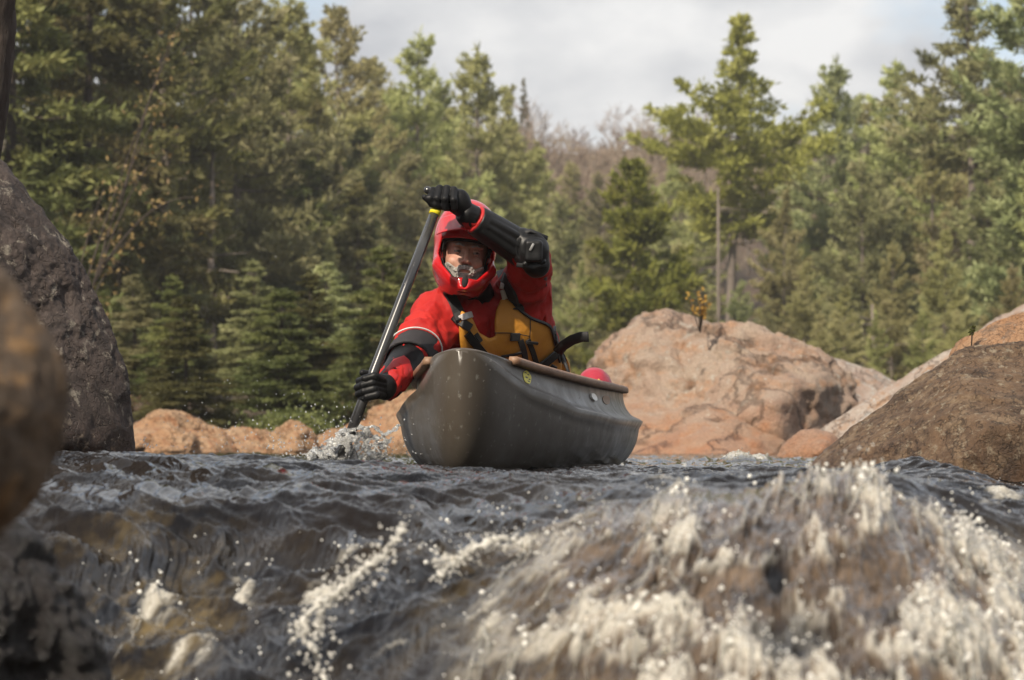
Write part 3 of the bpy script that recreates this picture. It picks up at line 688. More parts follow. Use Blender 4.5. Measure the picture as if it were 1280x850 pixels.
def head(P):
    q = hl(P); x, y, zz = q[..., 0], q[..., 1], q[..., 2]; s = np.stack([np.abs(x), y, zz], -1)
    d = smin(ell(q, (0, .025, .04), (.074, .092, .09)), ell(q, (0, -.015, -.04), (.060, .066, .085)), .03)
    d = smin(d, ell(s, (.036, -.058, -.030), (.022, .018, .02)), .012)             # cheek bones
    d = smin(d, ell(s, (.026, -.071, .024), (.028, .012, .008)), .010)             # brow
    d = smax(d, -ell(s, (.031, -.088, .006), (.019, .016, .011)), .008)            # sockets
    nose = smin(cap(q, (0, -.076, .012), (0, -.103, -.030), .0065, .0095), ell(s, (.010, -.090, -.032), (.009, .010, .007)), .005)
    d = smin(d, nose, .007)
    d = smin(d, ell(q, (0, -.081, -.060), (.024, .010, .0045)), .004); d = smin(d, ell(q, (0, -.080, -.069), (.021, .010, .005)), .004)
    d = smax(d, -cap(s, (0, -.092, -.0645), (.024, -.084, -.0665), .0016), .003)
    d = smin(d, ell(q, (0, -.072, -.100), (.026, .02, .018)), .012)                # chin
    d = smin(d, ell(s, (.073, .02, 0), (.008, .02, .032)), .006)                   # ears
    return d
def fingers(P, sets, r, k=.003):
    d = None
    for pts, rs in sets:
        e = chain(P, pts, [r * a for a in rs], k); d = e if d is None else np.minimum(d, e)
    return d
# upper (left) hand folded over the T-grip, knuckles up, thumb out to the side
def up_hand(P, r=0.):
    d = smin(ell(P, at(572, 253, 9.25), (.040 + r, .030 + r, .034 + r), None), cap(P, at(575, 256, 9.26), WrL, .030 + r, .030 + r), .02)
    d = smin(d, cap(P, at(549, 242, 9.245), at(575, 246, 9.25), .018 + r, .024 + r), .014)
    sets = []
    for i, (x0, y0, x1, y1) in enumerate(((567, 238, 567, 260), (558.5, 236, 556, 260), (549.5, 236, 546.5, 258), (541, 238.5, 538, 255))):
        a, b, c_ = at(x0 + 2, y0 + 5, 9.255), at(x0, y0, 9.225), at(x1, (y0 + y1) / 2 + 1, 9.195); e = at(x1 + 1, y1, 9.205)
        sets.append(([a, b, c_, e], (1.06, 1.08, .98, .86)))
    f_ = fingers(P, sets, .0112 + r); d = smin(d, f_, .005)
    return smin(d, fingers(P, [([at(560, 259, 9.22), at(543, 256, 9.20), at(531, 246.5, 9.195)], (1.15, 1.0, .85))], .0108 + r), .006)
def low_hand(P, r=0.):
    d = smin(ell(P, at(481, 484, 9.035), (.032 + r, .036 + r, .040 + r)), cap(P, at(482, 483, 9.05), WrR, .032 + r, .032 + r), .02)
    sets = []
    for i, (y0, x1, ln) in enumerate(((473, 1, 0), (481, -1.5, 1), (489, 0, 1), (496, 3.5, 0))):
        a = at(478, y0 * .8 + 97, 9.0); b = at(467 + x1, y0 - 2.5, 8.964); c_ = at(455 + x1, y0 + .5, 8.962); e = at(448 + x1, y0 + 3.5, 8.986); g_ = at(450 + x1, y0 + 5, 9.018)
        sets.append(([a, b, c_, e, g_], (1.05, 1.14, .98, .92, .8)))
    d = smin(d, fingers(P, sets, .0112 + r), .005)
    return smin(d, fingers(P, [([at(474, 473, 9.03), at(463, 468, 9.04), at(453, 466, 9.02)], (1.2, 1.0, .85))], .0112 + r), .006)
person = empty('person', (pel[0], pel[1], -.17), 'kneeling paddler in red drysuit, glossy red full-face helmet and orange vest, one arm raised', 'person')
M_skin = mat('skin', [(.36, .18, .12), (.46, .25, .18), (.42, .17, .12)], scale=30, rough=.5, bump=.4, bscale=160, bdist=.002)
M_suit = mat('red drysuit cloth', [(.33, .009, .008), (.42, .016, .011)], scale=9, rough=.72, spec=.3, bump=.35, bscale=30, bdist=.006)
M_suitdk = mat('dark grey cuff cloth', [(.022, .020, .023)], rough=.75, bump=.3, bscale=60, bdist=.003)
M_glove = mat('wet black neoprene', [(.006, .006, .0065), (.011, .011, .012)], scale=30, rough=.45, spec=.2, bump=.4, bscale=90, bdist=.002)
M_guard = mat('black guard plastic', [(.007, .007, .0075), (.013, .013, .014)], scale=20, rough=.42, spec=.25, bump=.25, bscale=50, bdist=.003)
M_redtrim = mat('red guard trim', [(.40, .012, .012)], rough=.55, bump=.3, bscale=50, bdist=.003)
M_helmet = mat('glossy red helmet', [(.42, .006, .008), (.47, .009, .011)], scale=5, rough=.22, coat=.4, spec=.35)
M_liner = mat('helmet lining', [(.012, .012, .012)], rough=.9)
M_vest = mat('ochre vest nylon', [(.42, .17, .013), (.52, .23, .025)], scale=12, rough=.6, bump=.45, bscale=45, bdist=.005)
M_strap = mat('black webbing', [(.012, .012, .013)], rough=.65, bump=.5, bscale=300, bdist=.001)
M_beard = mat('grey beard', [(.20, .18, .16), (.42, .40, .37)], scale=220, stretch=(1, 1, .25), rough=.8, bump=.9, bscale=260, bdist=.003)
M_silver = mat('scratched steel', [(.6, .6, .58)], rough=.3, metal=.9)
M_refl = mat('silver reflective tape', [(.55, .55, .54)], rough=.4)
def bodyf(P):
    d = smin(torso(P, -.012), limbs(P, -.012), .03); d = smin(d, legs(P, -.012), .03)
    d = smin(d, cap(P, neck0, neck1, .058, .054), .04); d = smin(d, cap(P, neck1, hw(0, .03, -.02), .054, .06), .03)
    d = np.minimum(d, head(P))
    return np.minimum(d, np.minimum(up_hand(P, -.0015), low_hand(P, -.0015)))
body = sdf_obj('body', bodyf, (-.56, 8.9, -.2), (.36, 10.25, .92), .0065, [M_skin], person)
# the face again at fine grain would double the skin: the body mesh carries it, so refine only there
def face_refine():
    v, f = surfnet(head, HC - [.085, .115, .145], HC + [.085, .02, .115], .0022); return v, f
bpy.data.objects.remove(body, do_unlink=True)
v1, f1 = surfnet(bodyf, (-.56, 8.9, -.2), (.36, 10.25, .92), .0065)
# drop coarse faces in the face window, put the fine ones in, keep one mesh
lo_, hi_ = HC - [.080, .115, .135], HC + [.080, .0, .105]
cc = v1[f1].mean(1); inside = ((cc > lo_) & (cc < hi_)).all(1); f1 = f1[~inside]
v2, f2 = face_refine(); c2 = v2[f2].mean(1); f2 = f2[((c2 > lo_ - .003) & (c2 < hi_ + .003)).all(1)]
body = mesh('body', np.concatenate([v1, v2]), np.concatenate([f1, f2 + len(v1)]), M_skin, person)
# eyes
M_eye = mat('eye white', [(.22, .18, .16)], rough=.15); M_iris = mat('dark iris', [(.03, .02, .015)], rough=.1)
for s_ in (-1, 1):
    e = MB().ball(hw(s_ * .031, -.066, .006), .0118, 16).build('eye', M_eye, person)
    MB().ball(hw(s_ * .031 + .001, -.0742, .0055), (.0055, .0045, .0055), 14).build('iris', M_iris, e)
    q = hw(s_ * .031, -.0655, .0075)
    sdf_obj('eyelid', lambda P: smax(np.linalg.norm(P - q.astype(np.float32), axis=-1) - .0132, .0036 - np.abs(hl(P)[..., 2] - .0035), .001), q - .018, q + .018, .0013, M_skin, person)
    MB().tube([hw(s_ * .012, -.086, .021), hw(s_ * .03, -.086, .027), hw(s_ * .047, -.074, .022)], [.003, .0045, .002], 6).build('eyebrow', M_beard, person)
def beardf(P):
    q = hl(P); x, zz = q[..., 0], q[..., 2]; s = np.stack([np.abs(x), q[..., 1], zz], -1)
    d0 = head(P) - .0055 - .0035 * fbm(P * np.array([170, 170, 60]), 3)
    reg = zz + .052 - .6 * np.maximum(np.abs(x) - .03, 0)          # jaw, higher along the cheeks
    m_ = -ell(q, (0, -.085, -.064), (.019, .05, .006))
    jaw = smax(smax(d0, reg, .006), m_, .003)
    mous = chain(s, [(0.0, -.092, -.0475), (.018, -.088, -.050), (.034, -.077, -.060)], (.0062, .0066, .005)) + .0022 * fbm(P * 200, 2)
    return np.minimum(jaw, mous)
sdf_obj('beard', beardf, HC - [.09, .125, .16], HC + [.09, .06, .05], .0024, M_beard, person)
# ---- drysuit
def wrinkle(P, a=.007):
    wq = P + .05 * fbm(P * np.float32(6) + 1, 2)[..., None]
    return a * (fbm(P * np.float32(8) + 3, 2) - 1.9 * fbm(wq * np.array([20, 9, 12]) @ np.array([[.8, 0, .6], [0, 1, 0], [-.6, 0, .8]]) + 7, 3, ridge=True))
def folds(P, A, B, r=.06, amp=.007, n=9):
    """folds running round a bent sleeve"""
    A = A.astype(np.float32); ab = (B - A).astype(np.float32); t = ((P - A) @ ab) / float(ab @ ab)
    return amp * np.sin(t * n * 2 + 5 * fbm(P * np.float32(7), 2)) * np.exp(-((t - .5) / .55) ** 2)
def suitf(P):
    sl = limbs(P, .014) - folds(P, ShR, ElR) * .8 - folds(P, ShL, ElL) * .9
    d = smin(torso(P, .006), sl, .035)
    d = smin(d, smin(cap(P, ShR, ShR + [-.01, -.01, -.02], .082), cap(P, ShL, ShL + [.01, -.01, .02], .086), .02), .03)
    d = smin(d, legs(P, .012), .03) + wrinkle(P)
    return smax(d, -cap(P, neck0 + [0, 0, .02], neck1 + [0, 0, .1], .062), .01)
suit = sdf_obj('drysuit', suitf, (-.58, 8.95, -.215), (.38, 10.28, .72), .006, M_suit, person)
# cuff panel on the lower-arm side, with silver piping
def along(A, B, t): return A + (B - A) * t
u = ElR - ShR; 
def cufff(P):
    t = ((P - ShR.astype(np.float32)) @ u.astype(np.float32)) / float(u @ u)
    d = cap(P, ShR, ElR + u * .3, .086, .072) + .003 * fbm(P * 14, 2); d = smax(d, -cap(P, ShR, ElR + u * .2, .074, .062), .002)
    return smax(d, np.abs(t + .25 * (P[..., 0] - ElR[0]) / .1 * .5 - 1.02) - .13, .004)
sdf_obj('sleeve_cuff', cufff, ElR - .17, ElR + .17, .004, M_suitdk, person)
pts = []
ub = u / np.linalg.norm(u); ua = np.cross(ub, [0, 1, 0]); ua /= np.linalg.norm(ua); uc = np.cross(ub, ua)
for i in range(41):
    a = 2 * math.pi * i / 40; o_ = ua * math.cos(a) + uc * math.sin(a); c0 = ShR + u * .90; pts.append(c0 + o_ * .084 - u * (.125 * (o_[0])))
MB().tube(pts, .0028, 6, cap=False).build('piping', M_refl, person)
# forearm guard of the lower arm (black with red panels)
w = WrR - ElR
def fg(P):
    t = ((P - ElR.astype(np.float32)) @ w.astype(np.float32)) / float(w @ w)
    d = cap(P, ElR + w * .1, WrR, .060, .047) + .004 * fbm(P * 16, 3); return smax(d, np.abs(t - .62) - .46, .006)
sdf_obj('forearm_guard', fg, ElR + w * .5 - .2, ElR + w * .5 + .2, .0045, M_glove, person)
def fgr(P):
    px, py = project(P); t = ((P - ElR.astype(np.float32)) @ w.astype(np.float32)) / float(w @ w)
    d = cap(P, ElR + w * .1, WrR, .0635, .050) + .004 * fbm(P * 16, 3)
    reg = np.minimum(poly2(px, py, [(481, 462), (492, 449), (505, 444), (512, 450), (516, 462), (512, 482), (507, 474), (503, 462), (492, 460), (487, 466)]), poly2(px, py, [(484, 463), (494, 463), (499, 470), (496, 477), (490, 476), (491, 488), (488, 494), (486, 490), (488, 478), (486, 470)])) * .0026
    return smax(d, reg, .003)
sdf_obj('red_guard_panel', fgr, ElR + w * .5 - .2, ElR + w * .5 + .2, .004, M_redtrim, person)
# gloves
sdf_obj('glove', lambda P: smax(low_hand(P, .001), -(((P - (WrR + w * -.15).astype(np.float32)) @ w.astype(np.float32))), .004), at(440, 510, 8.93), at(500, 455, 9.14), .0026, M_glove, person)
wl = WrL - ElL
sdf_obj('glove', lambda P: smax(up_hand(P, .001), -(((P - (WrL + wl * -.1).astype(np.float32)) @ wl.astype(np.float32))), .004), at(524, 276, 9.16), at(598, 226, 9.33), .0026, M_glove, person)
# raised arm: wrist band, forearm plate, elbow cup
def ring(P, t0, hwid, r0, r1):
    t = ((P - ElL.astype(np.float32)) @ wl.astype(np.float32)) / float(wl @ wl); return smax(cap(P, ElL, WrL, r0, r1), np.abs(t - t0) - hwid, .004)
lo, hi = np.minimum(ElL, WrL) - .1, np.maximum(ElL, WrL) + .1
sdf_obj('wrist_band', lambda P: ring(P, 1.0, .10, .050, .040) + .002 * fbm(P * 30, 2), lo, hi, .004, M_glove, person)
sdf_obj('red_cuff', lambda P: ring(P, .83, .06, .056, .0455) + .002 * fbm(P * 20, 2), lo, hi, .004, M_redtrim, person)
lb = wl / np.linalg.norm(wl); la = np.cross(lb, [0, 1, 0]); la = la * (1 if la[2] > 0 else -1); la /= np.linalg.norm(la); lc = np.cross(la, lb); lc = lc * (1 if lc[1] < 0 else -1)
def armg(P):
    d = smax(cap(P, ElL + lb * .02, WrL - lb * .05, .061, .051), -((P - (ElL - lb * .02).astype(np.float32)) @ lb.astype(np.float32)), .01)
    t = (P - ElL.astype(np.float32)) @ lb.astype(np.float32)
    for off, rr_ in ((.0, .017), (.026, .013), (-.026, .013)):                       # moulded ridges
        a = ElL + lb * .07 + lc * .048 + la * off; b = WrL - lb * .065 + lc * .038 + la * off * .8; d = smin(d, cap(P, a, b, rr_, rr_ * .8), .006)
    d = smax(d, -cap(P, ElL + lb * .06 + lc * .068 + la * .014, WrL - lb * .07 + lc * .056 + la * .011, .006), .004)
    d = smax(d, -cap(P, ElL + lb * .06 + lc * .068 - la * .014, WrL - lb * .07 + lc * .056 - la * .011, .006), .004)
    return smax(d, np.abs(t - .125) - .105, .006) + .0012 * fbm(P * 25, 2)
g1 = sdf_obj('forearm_guard', armg, lo, hi, .0036, M_guard, person)
for k in range(4):
    p = WrL - lb * (.075 + .022 * k) + la * .046 + lc * .020; MB().ball(p, .0042, 8).build('rivet', M_strap, g1)
EC = at(663, 313, 9.335)
def elbowg(P):
    d = ell(P, EC, (.063, .062, .062)); d = smin(d, cap(P, EC + [-.03, 0, .03], EC + [.02, .02, -.045], .045), .02)
    d = smin(d, bx(P, EC + [.010, -.052, -.006], (.028, .018, .034), None, .009), .006)
    d = smax(d, -cap(P, EC + [-.036, -.050, .035], EC + [-.040, -.040, -.040], .005), .003); d = smax(d, -cap(P, EC + [-.02, -.045, .050], EC + [.045, -.030, .040], .005), .003); d = smin(d, cap(P, EC + [-.02, -.045, -.048], EC + [.045, -.028, -.040], .007), .004)
    return d + .0025 * fbm(P * 22, 3)
g2 = sdf_obj('elbow_guard', elbowg, EC - .12, EC + .12, .004, M_guard, person)
m = MB(); m.box(EC + [.004, -.0715, .006], (.004, .003, .013), [(math.cos(.5), 0, -math.sin(.5)), (0, 1, 0), (math.sin(.5), 0, math.cos(.5))]); m.build('guard_badge', mat('grey badge', [(.2, .2, .2)], rough=.5), g2)
for q0, q1, q2 in (([-.05, -.02, .045], [.0, -.035, .062], [.055, .0, .04]), ([-.045, -.03, -.05], [.01, -.045, -.056], [.055, -.01, -.045])): MB().ribbon([EC + q0, EC + q1, EC + q2], [[-.3, -1, .3], [0, -.8, .6 if q1[2] > 0 else -.6], [1, -.5, .2]], .016, .004).build('guard_strap', M_strap, g2)
sdf_obj('sleeve_patch', lambda P: smax(cap(P, ElL + [.02, .06, -.02], ShL + [.03, .02, .03], .068, .07) + .002 * fbm(P * 18, 2), poly2(*project(P), [(673, 318), (684, 310), (684, 360), (677, 345)]) * .0026, .004), at(660, 372, 9.2), at(700, 300, 9.8) , .005, mat('grey sleeve cloth', [(.09, .075, .09)], rough=.7), person)
# neck collar
def collf(P):
    d = smin(cap(P, neck0 + [-.045, -.01, -.01], neck0 + [.05, .03, .0], .075), cap(P, neck0, neck1 + [0, 0, -.02], .078, .068), .03); d = smax(d, -(ell(P, HC, (.118, .16, .15), HA)), .004)
    return smax(d, poly2(*project(P), [(540, 340), (552, 350), (568, 374), (590, 386), (612, 378), (630, 352), (640, 330), (640, 280), (540, 280)]) * .0026, .006) + .003 * fbm(P * 20, 3)
sdf_obj('collar', collf, neck0 - .16, neck0 + [.16, .16, .26], .005, M_glove, person)
# ---- helmet
def helm_out(P):
    q = hl(P); d = ell(q, (0, .025, .068), (.108, .138, .130))
    d = smin(d, smin(ell(q, (0, -.020, -.075), (.078, .112, .080)), ell(q, (0, .02, -.03), (.103, .125, .10)), .03), .03)
    s = np.stack([np.abs(q[..., 0]), q[..., 1], q[..., 2]], -1)
    d = smin(d, cap(s, (0, -.126, -.125), (.085, -.04, -.045), .018, .02), .03)        # chin bar sweep
    return d, q
def helmf(P):
    d, q = helm_out(P); x, y, zz = q[..., 0], q[..., 1], q[..., 2]
    inn = smin(ell(q, (0, .025, .058), (.090, .118, .108)), ell(q, (0, -.01, -.06), (.074, .098, .10)), .03)
    d = smax(d, -inn, .006)
    port = poly2(x, zz, [(-.080, .040), (.080, .040), (.085, -.005), (.072, -.045), (.038, -.086), (-.038, -.086), (-.072, -.045), (-.085, -.005)])
    d = smax(d, -np.maximum(port - .004, y + .02), .008)
    d = smax(d, -(zz + .150 + .15 * np.minimum(y + .02, 0)), .006)
    # raised crest and side vents
    s = np.stack([np.abs(x), y, zz], -1)
    d = smax(d, -ell(s, (.055, -.085, .142), (.012, .03, .024)), .006)
    d = smax(d, -ell(q, (0, -.142, -.103), (.010, .014, .024)), .005)
    return d
helmet = sdf_obj('helmet', helmf, HC - [.16, .2, .2], HC + [.17, .22, .26], .0038, M_helmet, person, smooth=3)
def linf(P):
    d, q = helm_out(P); x, y, zz = q[..., 0], q[..., 1], q[..., 2]
    inn = smin(ell(q, (0, .025, .045), (.094, .122, .112)), ell(q, (0, -.01, -.06), (.078, .102, .104)), .03)
    i2 = smin(ell(q, (0, .025, .040), (.080, .100, .090)), ell(q, (0, -.01, -.06), (.069, .10, .104)), .03)
    port = poly2(x, zz, [(-.073, .037), (.073, .037), (.077, -.005), (.066, -.045), (.036, -.081), (-.036, -.081), (-.066, -.045), (-.077, -.005)])
    return smax(smax(smax(inn, -i2, .004), -np.maximum(port, y + .01), .005), -(zz + .14), .004)
sdf_obj('helmet_liner', linf, HC - [.13, .16, .16], HC + [.13, .17, .18], .0045, M_liner, helmet)
MB().ball(hw(0, -.136, -.103), (.010, .006, .021), 12, HA).build('chin_vent', M_liner, helmet)
q = []; f = []                                                    # peak
for i in range(29):
    a = (i / 28 * 2 - 1) * 1.16
    for j in range(9):
        t = j / 8; rx = .108 + .012 * t; yy = -.118 * math.cos(a) ** .8 - t * (.098 * math.cos(a) + .0); xx = math.sin(a) * rx / math.sin(1.16) * .93
        zz = .112 - t * .064 + .024 * math.cos(a * 1.2) * (1 - t * .35) + .010 * math.exp(-(abs(a) - .35) ** 2 / .02) * (1 - t) - .006
        q.append(hw(xx, yy + .012, zz))
for i in range(28):
    for j in range(8): f.append((i * 9 + j, i * 9 + j + 1, (i + 1) * 9 + j + 1, (i + 1) * 9 + j))
o = mesh('visor_peak', q, f, M_helmet, helmet); mod(o, 'SOLIDIFY', thickness=.005); mod(o, 'SUBSURF', levels=1, render_levels=1)
for sx in (-.088, .088): MB().ball(hw(sx, -.062, .072), (.009, .006, .009), 10, HA).build('visor_screw', M_strap, helmet)
hbv = bvh_of(helmet)
M_white2 = mat('white helmet stripe', [(.78, .74, .76)], rough=.25, coat=1)
M_pinkstripe = mat('faded grey helmet stripe', [(.28, .22, .28)], rough=.25, coat=1)
decal('helmet_stripe', hbv, helmet, M_white2, [(600, 254.5), (590, 252.5), (598, 252.2), (606, 254.5), (612, 258.5), (617, 265), (613, 264), (607, 259.5), (599, 256.5), (592, 255)], thick=.001)
decal('helmet_stripe', hbv, helmet, M_pinkstripe, [(598, 260), (588, 257.5), (597, 258), (604, 260.5), (609, 265), (605, 264.5), (598, 261.5)], thick=.001)
# ---- life vest
PV = [[(626, 374), (637, 374), (647, 384), (660, 397), (688, 406), (694, 430), (703, 455), (700, 475), (640, 480), (600, 470), (578, 452), (575, 430), (573, 400), (577, 388), (590, 396), (599, 416), (612, 423), (619, 420), (618, 402), (620, 388)]]
hs = .5
def vestf(P, sh=0.):
    t0 = torso(P, .0); d = smax(t0 - .048 - sh, -(t0 - .012), .006)
    d = smax(d, -limbs(P, .022), .012)
    reg = polymin(P, PV, 9.5)
    side = P[..., 1] - (chest[1] + .02 + (chest[2] - P[..., 2]) * .55)       # in front of / behind the body's plane
    back = poly2(P[..., 0], P[..., 2], [(-.20, -.02), (-.17, .30), (-.08, .44), (.02, .47), (.10, .42), (.20, .28), (.24, -.02)])
    rg = np.where(side < .0, reg, back)
    return smax(d, rg, .010) + .0022 * fbm(P * np.array([22, 22, 30]), 3)
vest = sdf_obj('life_vest', vestf, (-.30, 9.3, -.04), (.32, 10.15, .52), .0055, M_vest, person)
vb = bvh_of(vest); sb = bvh_of(suit)
both = [vb, sb]
def strap(name, pts, wd, th=.003, parent=vest, m=M_strap, lift=.002, dens=6, bv=None):
    P, Nn = [], []
    for i in range(len(pts) - 1):
        for j in range(dens if i < len(pts) - 2 else dens + 1):
            t = j / dens; a = pts[i][0] + (pts[i + 1][0] - pts[i][0]) * t; b = pts[i][1] + (pts[i + 1][1] - pts[i][1]) * t
            p, n = hit(bv or both, a, b, lift)
            if p is not None: P.append(p); Nn.append(n)
    if len(P) < 2: return None
    P = np.array(P); Nn = np.array(Nn)
    for _ in range(3):
        P[1:-1] = P[1:-1] * .4 + (P[:-2] + P[2:]) * .3; Nn[1:-1] = (Nn[1:-1] + Nn[:-2] + Nn[2:]) / 3
    P = P + Nn * .002
    return MB().ribbon(P, Nn, wd, th).build(name, m, parent, smooth=False)
strap('shoulder_strap', [(551, 350), (560, 366), (570, 384), (577, 400)], .042, .006)
strap('shoulder_strap', [(628, 340), (636, 358), (643, 374), (648, 388)], .042, .006)
strap('reflective_tab', [(573, 399), (587, 394)], .022, .004, m=M_refl, lift=.012)
strap('adjuster_tape', [(566, 396), (580, 405), (588, 410)], .03, .005)
strap('knife_sheath', [(583, 416), (592, 428), (604, 442)], .028, .012, lift=.004, m=M_guard)
strap('side_strap', [(594, 417), (600, 426)], .016, .006)
strap('pocket_flap', [(637, 421), (649, 421)], .028, .004)
strap('zip_tape', [(650, 425), (655, 440), (657, 456)], .022, .004)
strap('zip_tape', [(659, 424), (665, 438), (670, 455)], .020, .004)
strap('pull_tab', [(656, 427), (670, 428)], .010, .006, lift=.006)
strap('hem_binding', [(626, 445), (640, 443), (652, 440)], .010, .004)
strap('edge_binding', [(637, 376), (650, 390), (662, 399), (686, 407), (690, 420), (694, 436), (698, 452)], .010, .006)
strap('waist_belt', [(664, 462), (680, 452), (693, 441)], .042, .004, lift=.008)
strap('side_lacing', [(690, 412), (692, 425), (697, 440), (703, 452)], .030, .010)
strap('seam', [(662, 400), (662, 412), (661, 426)], .003, .002)
strap('seam', [(620, 416), (640, 416), (661, 420)], .003, .002)
p0 = at(697, 440, 9.62)
P = [p0, at(704, 432, 9.57), at(715, 425, 9.53), at(727, 421, 9.50), at(736, 421, 9.49)]
P = np.array([np.array([np.interp(t, range(5), [p[k] for p in P]) for k in range(3)]) for t in np.linspace(0, 4, 17)])
MB().ribbon(P, [np.array([-.25, -.8, -.45 + .25 * i / 16]) for i in range(17)], .036, .004).build('belt_tail', M_strap, vest)
MB().tube([at(703, 446, 9.66), at(708, 458, 9.62), at(712, 470, 9.62), at(714, 482, 9.68)], .006, 8).build('tow_tether', M_strap, vest)
strap('hip_buckle', [(684, 457), (690, 461)], .03, .006, m=M_guard, lift=.01)
# whistle/knife handle clipped on the chest
p, n = hit(both, 630, 370, .014)
if p is not None:
    o = MB().tube([at(625, 357, p[1]-.012), at(630, 358, p[1]-.012)], .011, 10).build('whistle', M_refl, vest)
    o = MB().box(at(630.5, 368, p[1]), (.011, .006, .016), [(math.cos(.25), 0, math.sin(.25)), (0, 1, 0), (-math.sin(.25), 0, math.cos(.25))], .4).tube([at(630, 371, p[1]), at(628.5, 380, p[1])], [.006, .004], 8).build('knife_handle', mat('bone knife handle', [(.55, .52, .42)], rough=.35), vest)
# ============================================================ trees
def leaf_mat(name, cols, hue=.03):
    m = bpy.data.materials.new(name); m.use_nodes = True; t = m.node_tree; L = t.links.new; p = t.nodes['Principled BSDF']
    g = N(t, 'ShaderNodeNewGeometry'); oi = N(t, 'ShaderNodeObjectInfo')
    n = N(t, 'ShaderNodeTexNoise'); n.inputs['Scale'].default_value = .9; n.inputs['Detail'].default_value = 5; n.inputs['Roughness'].default_value = .65; L(g.outputs['Position'], n.inputs[0])
    r_ = N(t, 'ShaderNodeValToRGB'); e = r_.color_ramp.elements
    while len(e) < len(cols): e.new(.5)
    for i, c in enumerate(cols): e[i].position = .34 + .32 * i / (len(cols) - 1); e[i].color = (*c, 1)
    L(n.outputs[0], r_.inputs[0])
    h = N(t, 'ShaderNodeHueSaturation'); mr = N(t, 'ShaderNodeMapRange'); mr.inputs[3].default_value = .5 - hue; mr.inputs[4].default_value = .5 + hue; L(oi.outputs['Random'], mr.inputs[0]); L(mr.outputs[0], h.inputs['Hue'])
    mr = N(t, 'ShaderNodeMapRange'); mr.inputs[3].default_value = .8; mr.inputs[4].default_value = 1.2; L(oi.outputs['Random'], mr.inputs[0]); L(mr.outputs[0], h.inputs['Value']); L(r_.outputs[0], h.inputs['Color'])
    L(h.outputs[0], p.inputs['Base Color']); p.inputs['Roughness'].default_value = .6; p.inputs['Specular IOR Level'].default_value = .25
    tr = N(t, 'ShaderNodeBsdfTranslucent'); L(h.outputs[0], tr.inputs[0]); mx = N(t, 'ShaderNodeMixShader'); mx.inputs[0].default_value = .35
    L(p.outputs[0], mx.inputs[1]); L(tr.outputs[0], mx.inputs[2]); L(mx.outputs[0], t.nodes['Material Output'].inputs[0]); return m
F_pine = leaf_mat('pine needles', [(.19, .18, .065), (.36, .35, .14), (.50, .47, .24)])
F_dark = leaf_mat('shade-toned needles', [(.06, .065, .022), (.135, .14, .045), (.26, .24, .09)])  # shade of the left-hand trees is put into this darker needle colour
F_blue = leaf_mat('blue-green needles', [(.14, .15, .065), (.28, .285, .125), (.42, .40, .21)])
F_yel = leaf_mat('yellow-green needles', [(.15, .15, .03), (.30, .29, .065), (.42, .39, .13)])
F_young = leaf_mat('young pine needles', [(.11, .15, .028), (.22, .27, .05), (.32, .34, .09)])
F_twig = leaf_mat('bare twigs', [(.24, .17, .13), (.33, .25, .19), (.42, .34, .27)], .02)
F_gold = leaf_mat('yellowed leaves', [(.16, .10, .03), (.26, .18, .07), (.36, .26, .15)], .02)
F_gold2 = leaf_mat('bright yellow leaves', [(.45, .30, .05), (.6, .42, .08), (.62, .5, .15)], .02)
F_brown = leaf_mat('russet brush', [(.06, .035, .02), (.12, .07, .04), (.10, .08, .03)], .03)
M_bark = mat('grey bark', [(.10, .08, .065), (.22, .18, .15)], scale=3, stretch=(3, 3, .6), rough=.9, bump=.8, bscale=12, bdist=.03)
M_barkd = mat('dark bark', [(.035, .025, .02), (.10, .075, .06)], scale=5, stretch=(4, 4, .6), rough=.95, bump=.9, bscale=14, bdist=.04)
def tubes(paths):
    m = MB()
    for pts, rad, k in paths: m.tube(pts, rad, k, cap=False)
    return np.concatenate(m.v), m.f
def blades(C, D, ln, wd):
    """triangular needle sprays: C base points, D unit directions"""
    n = len(C); r_ = rng.normal(size=(n, 3)); S_ = np.cross(D, r_); S_ /= np.linalg.norm(S_, axis=1)[:, None] + 1e-9
    ln = ln[:, None]; wd = wd[:, None]
    v = np.stack([C - D * ln * .12, C + D * ln * .45 + S_ * wd * .5, C + D * ln, C + D * ln * .45 - S_ * wd * .5], 1).reshape(-1, 3)
    return v, np.arange(4 * n).reshape(-1, 4)
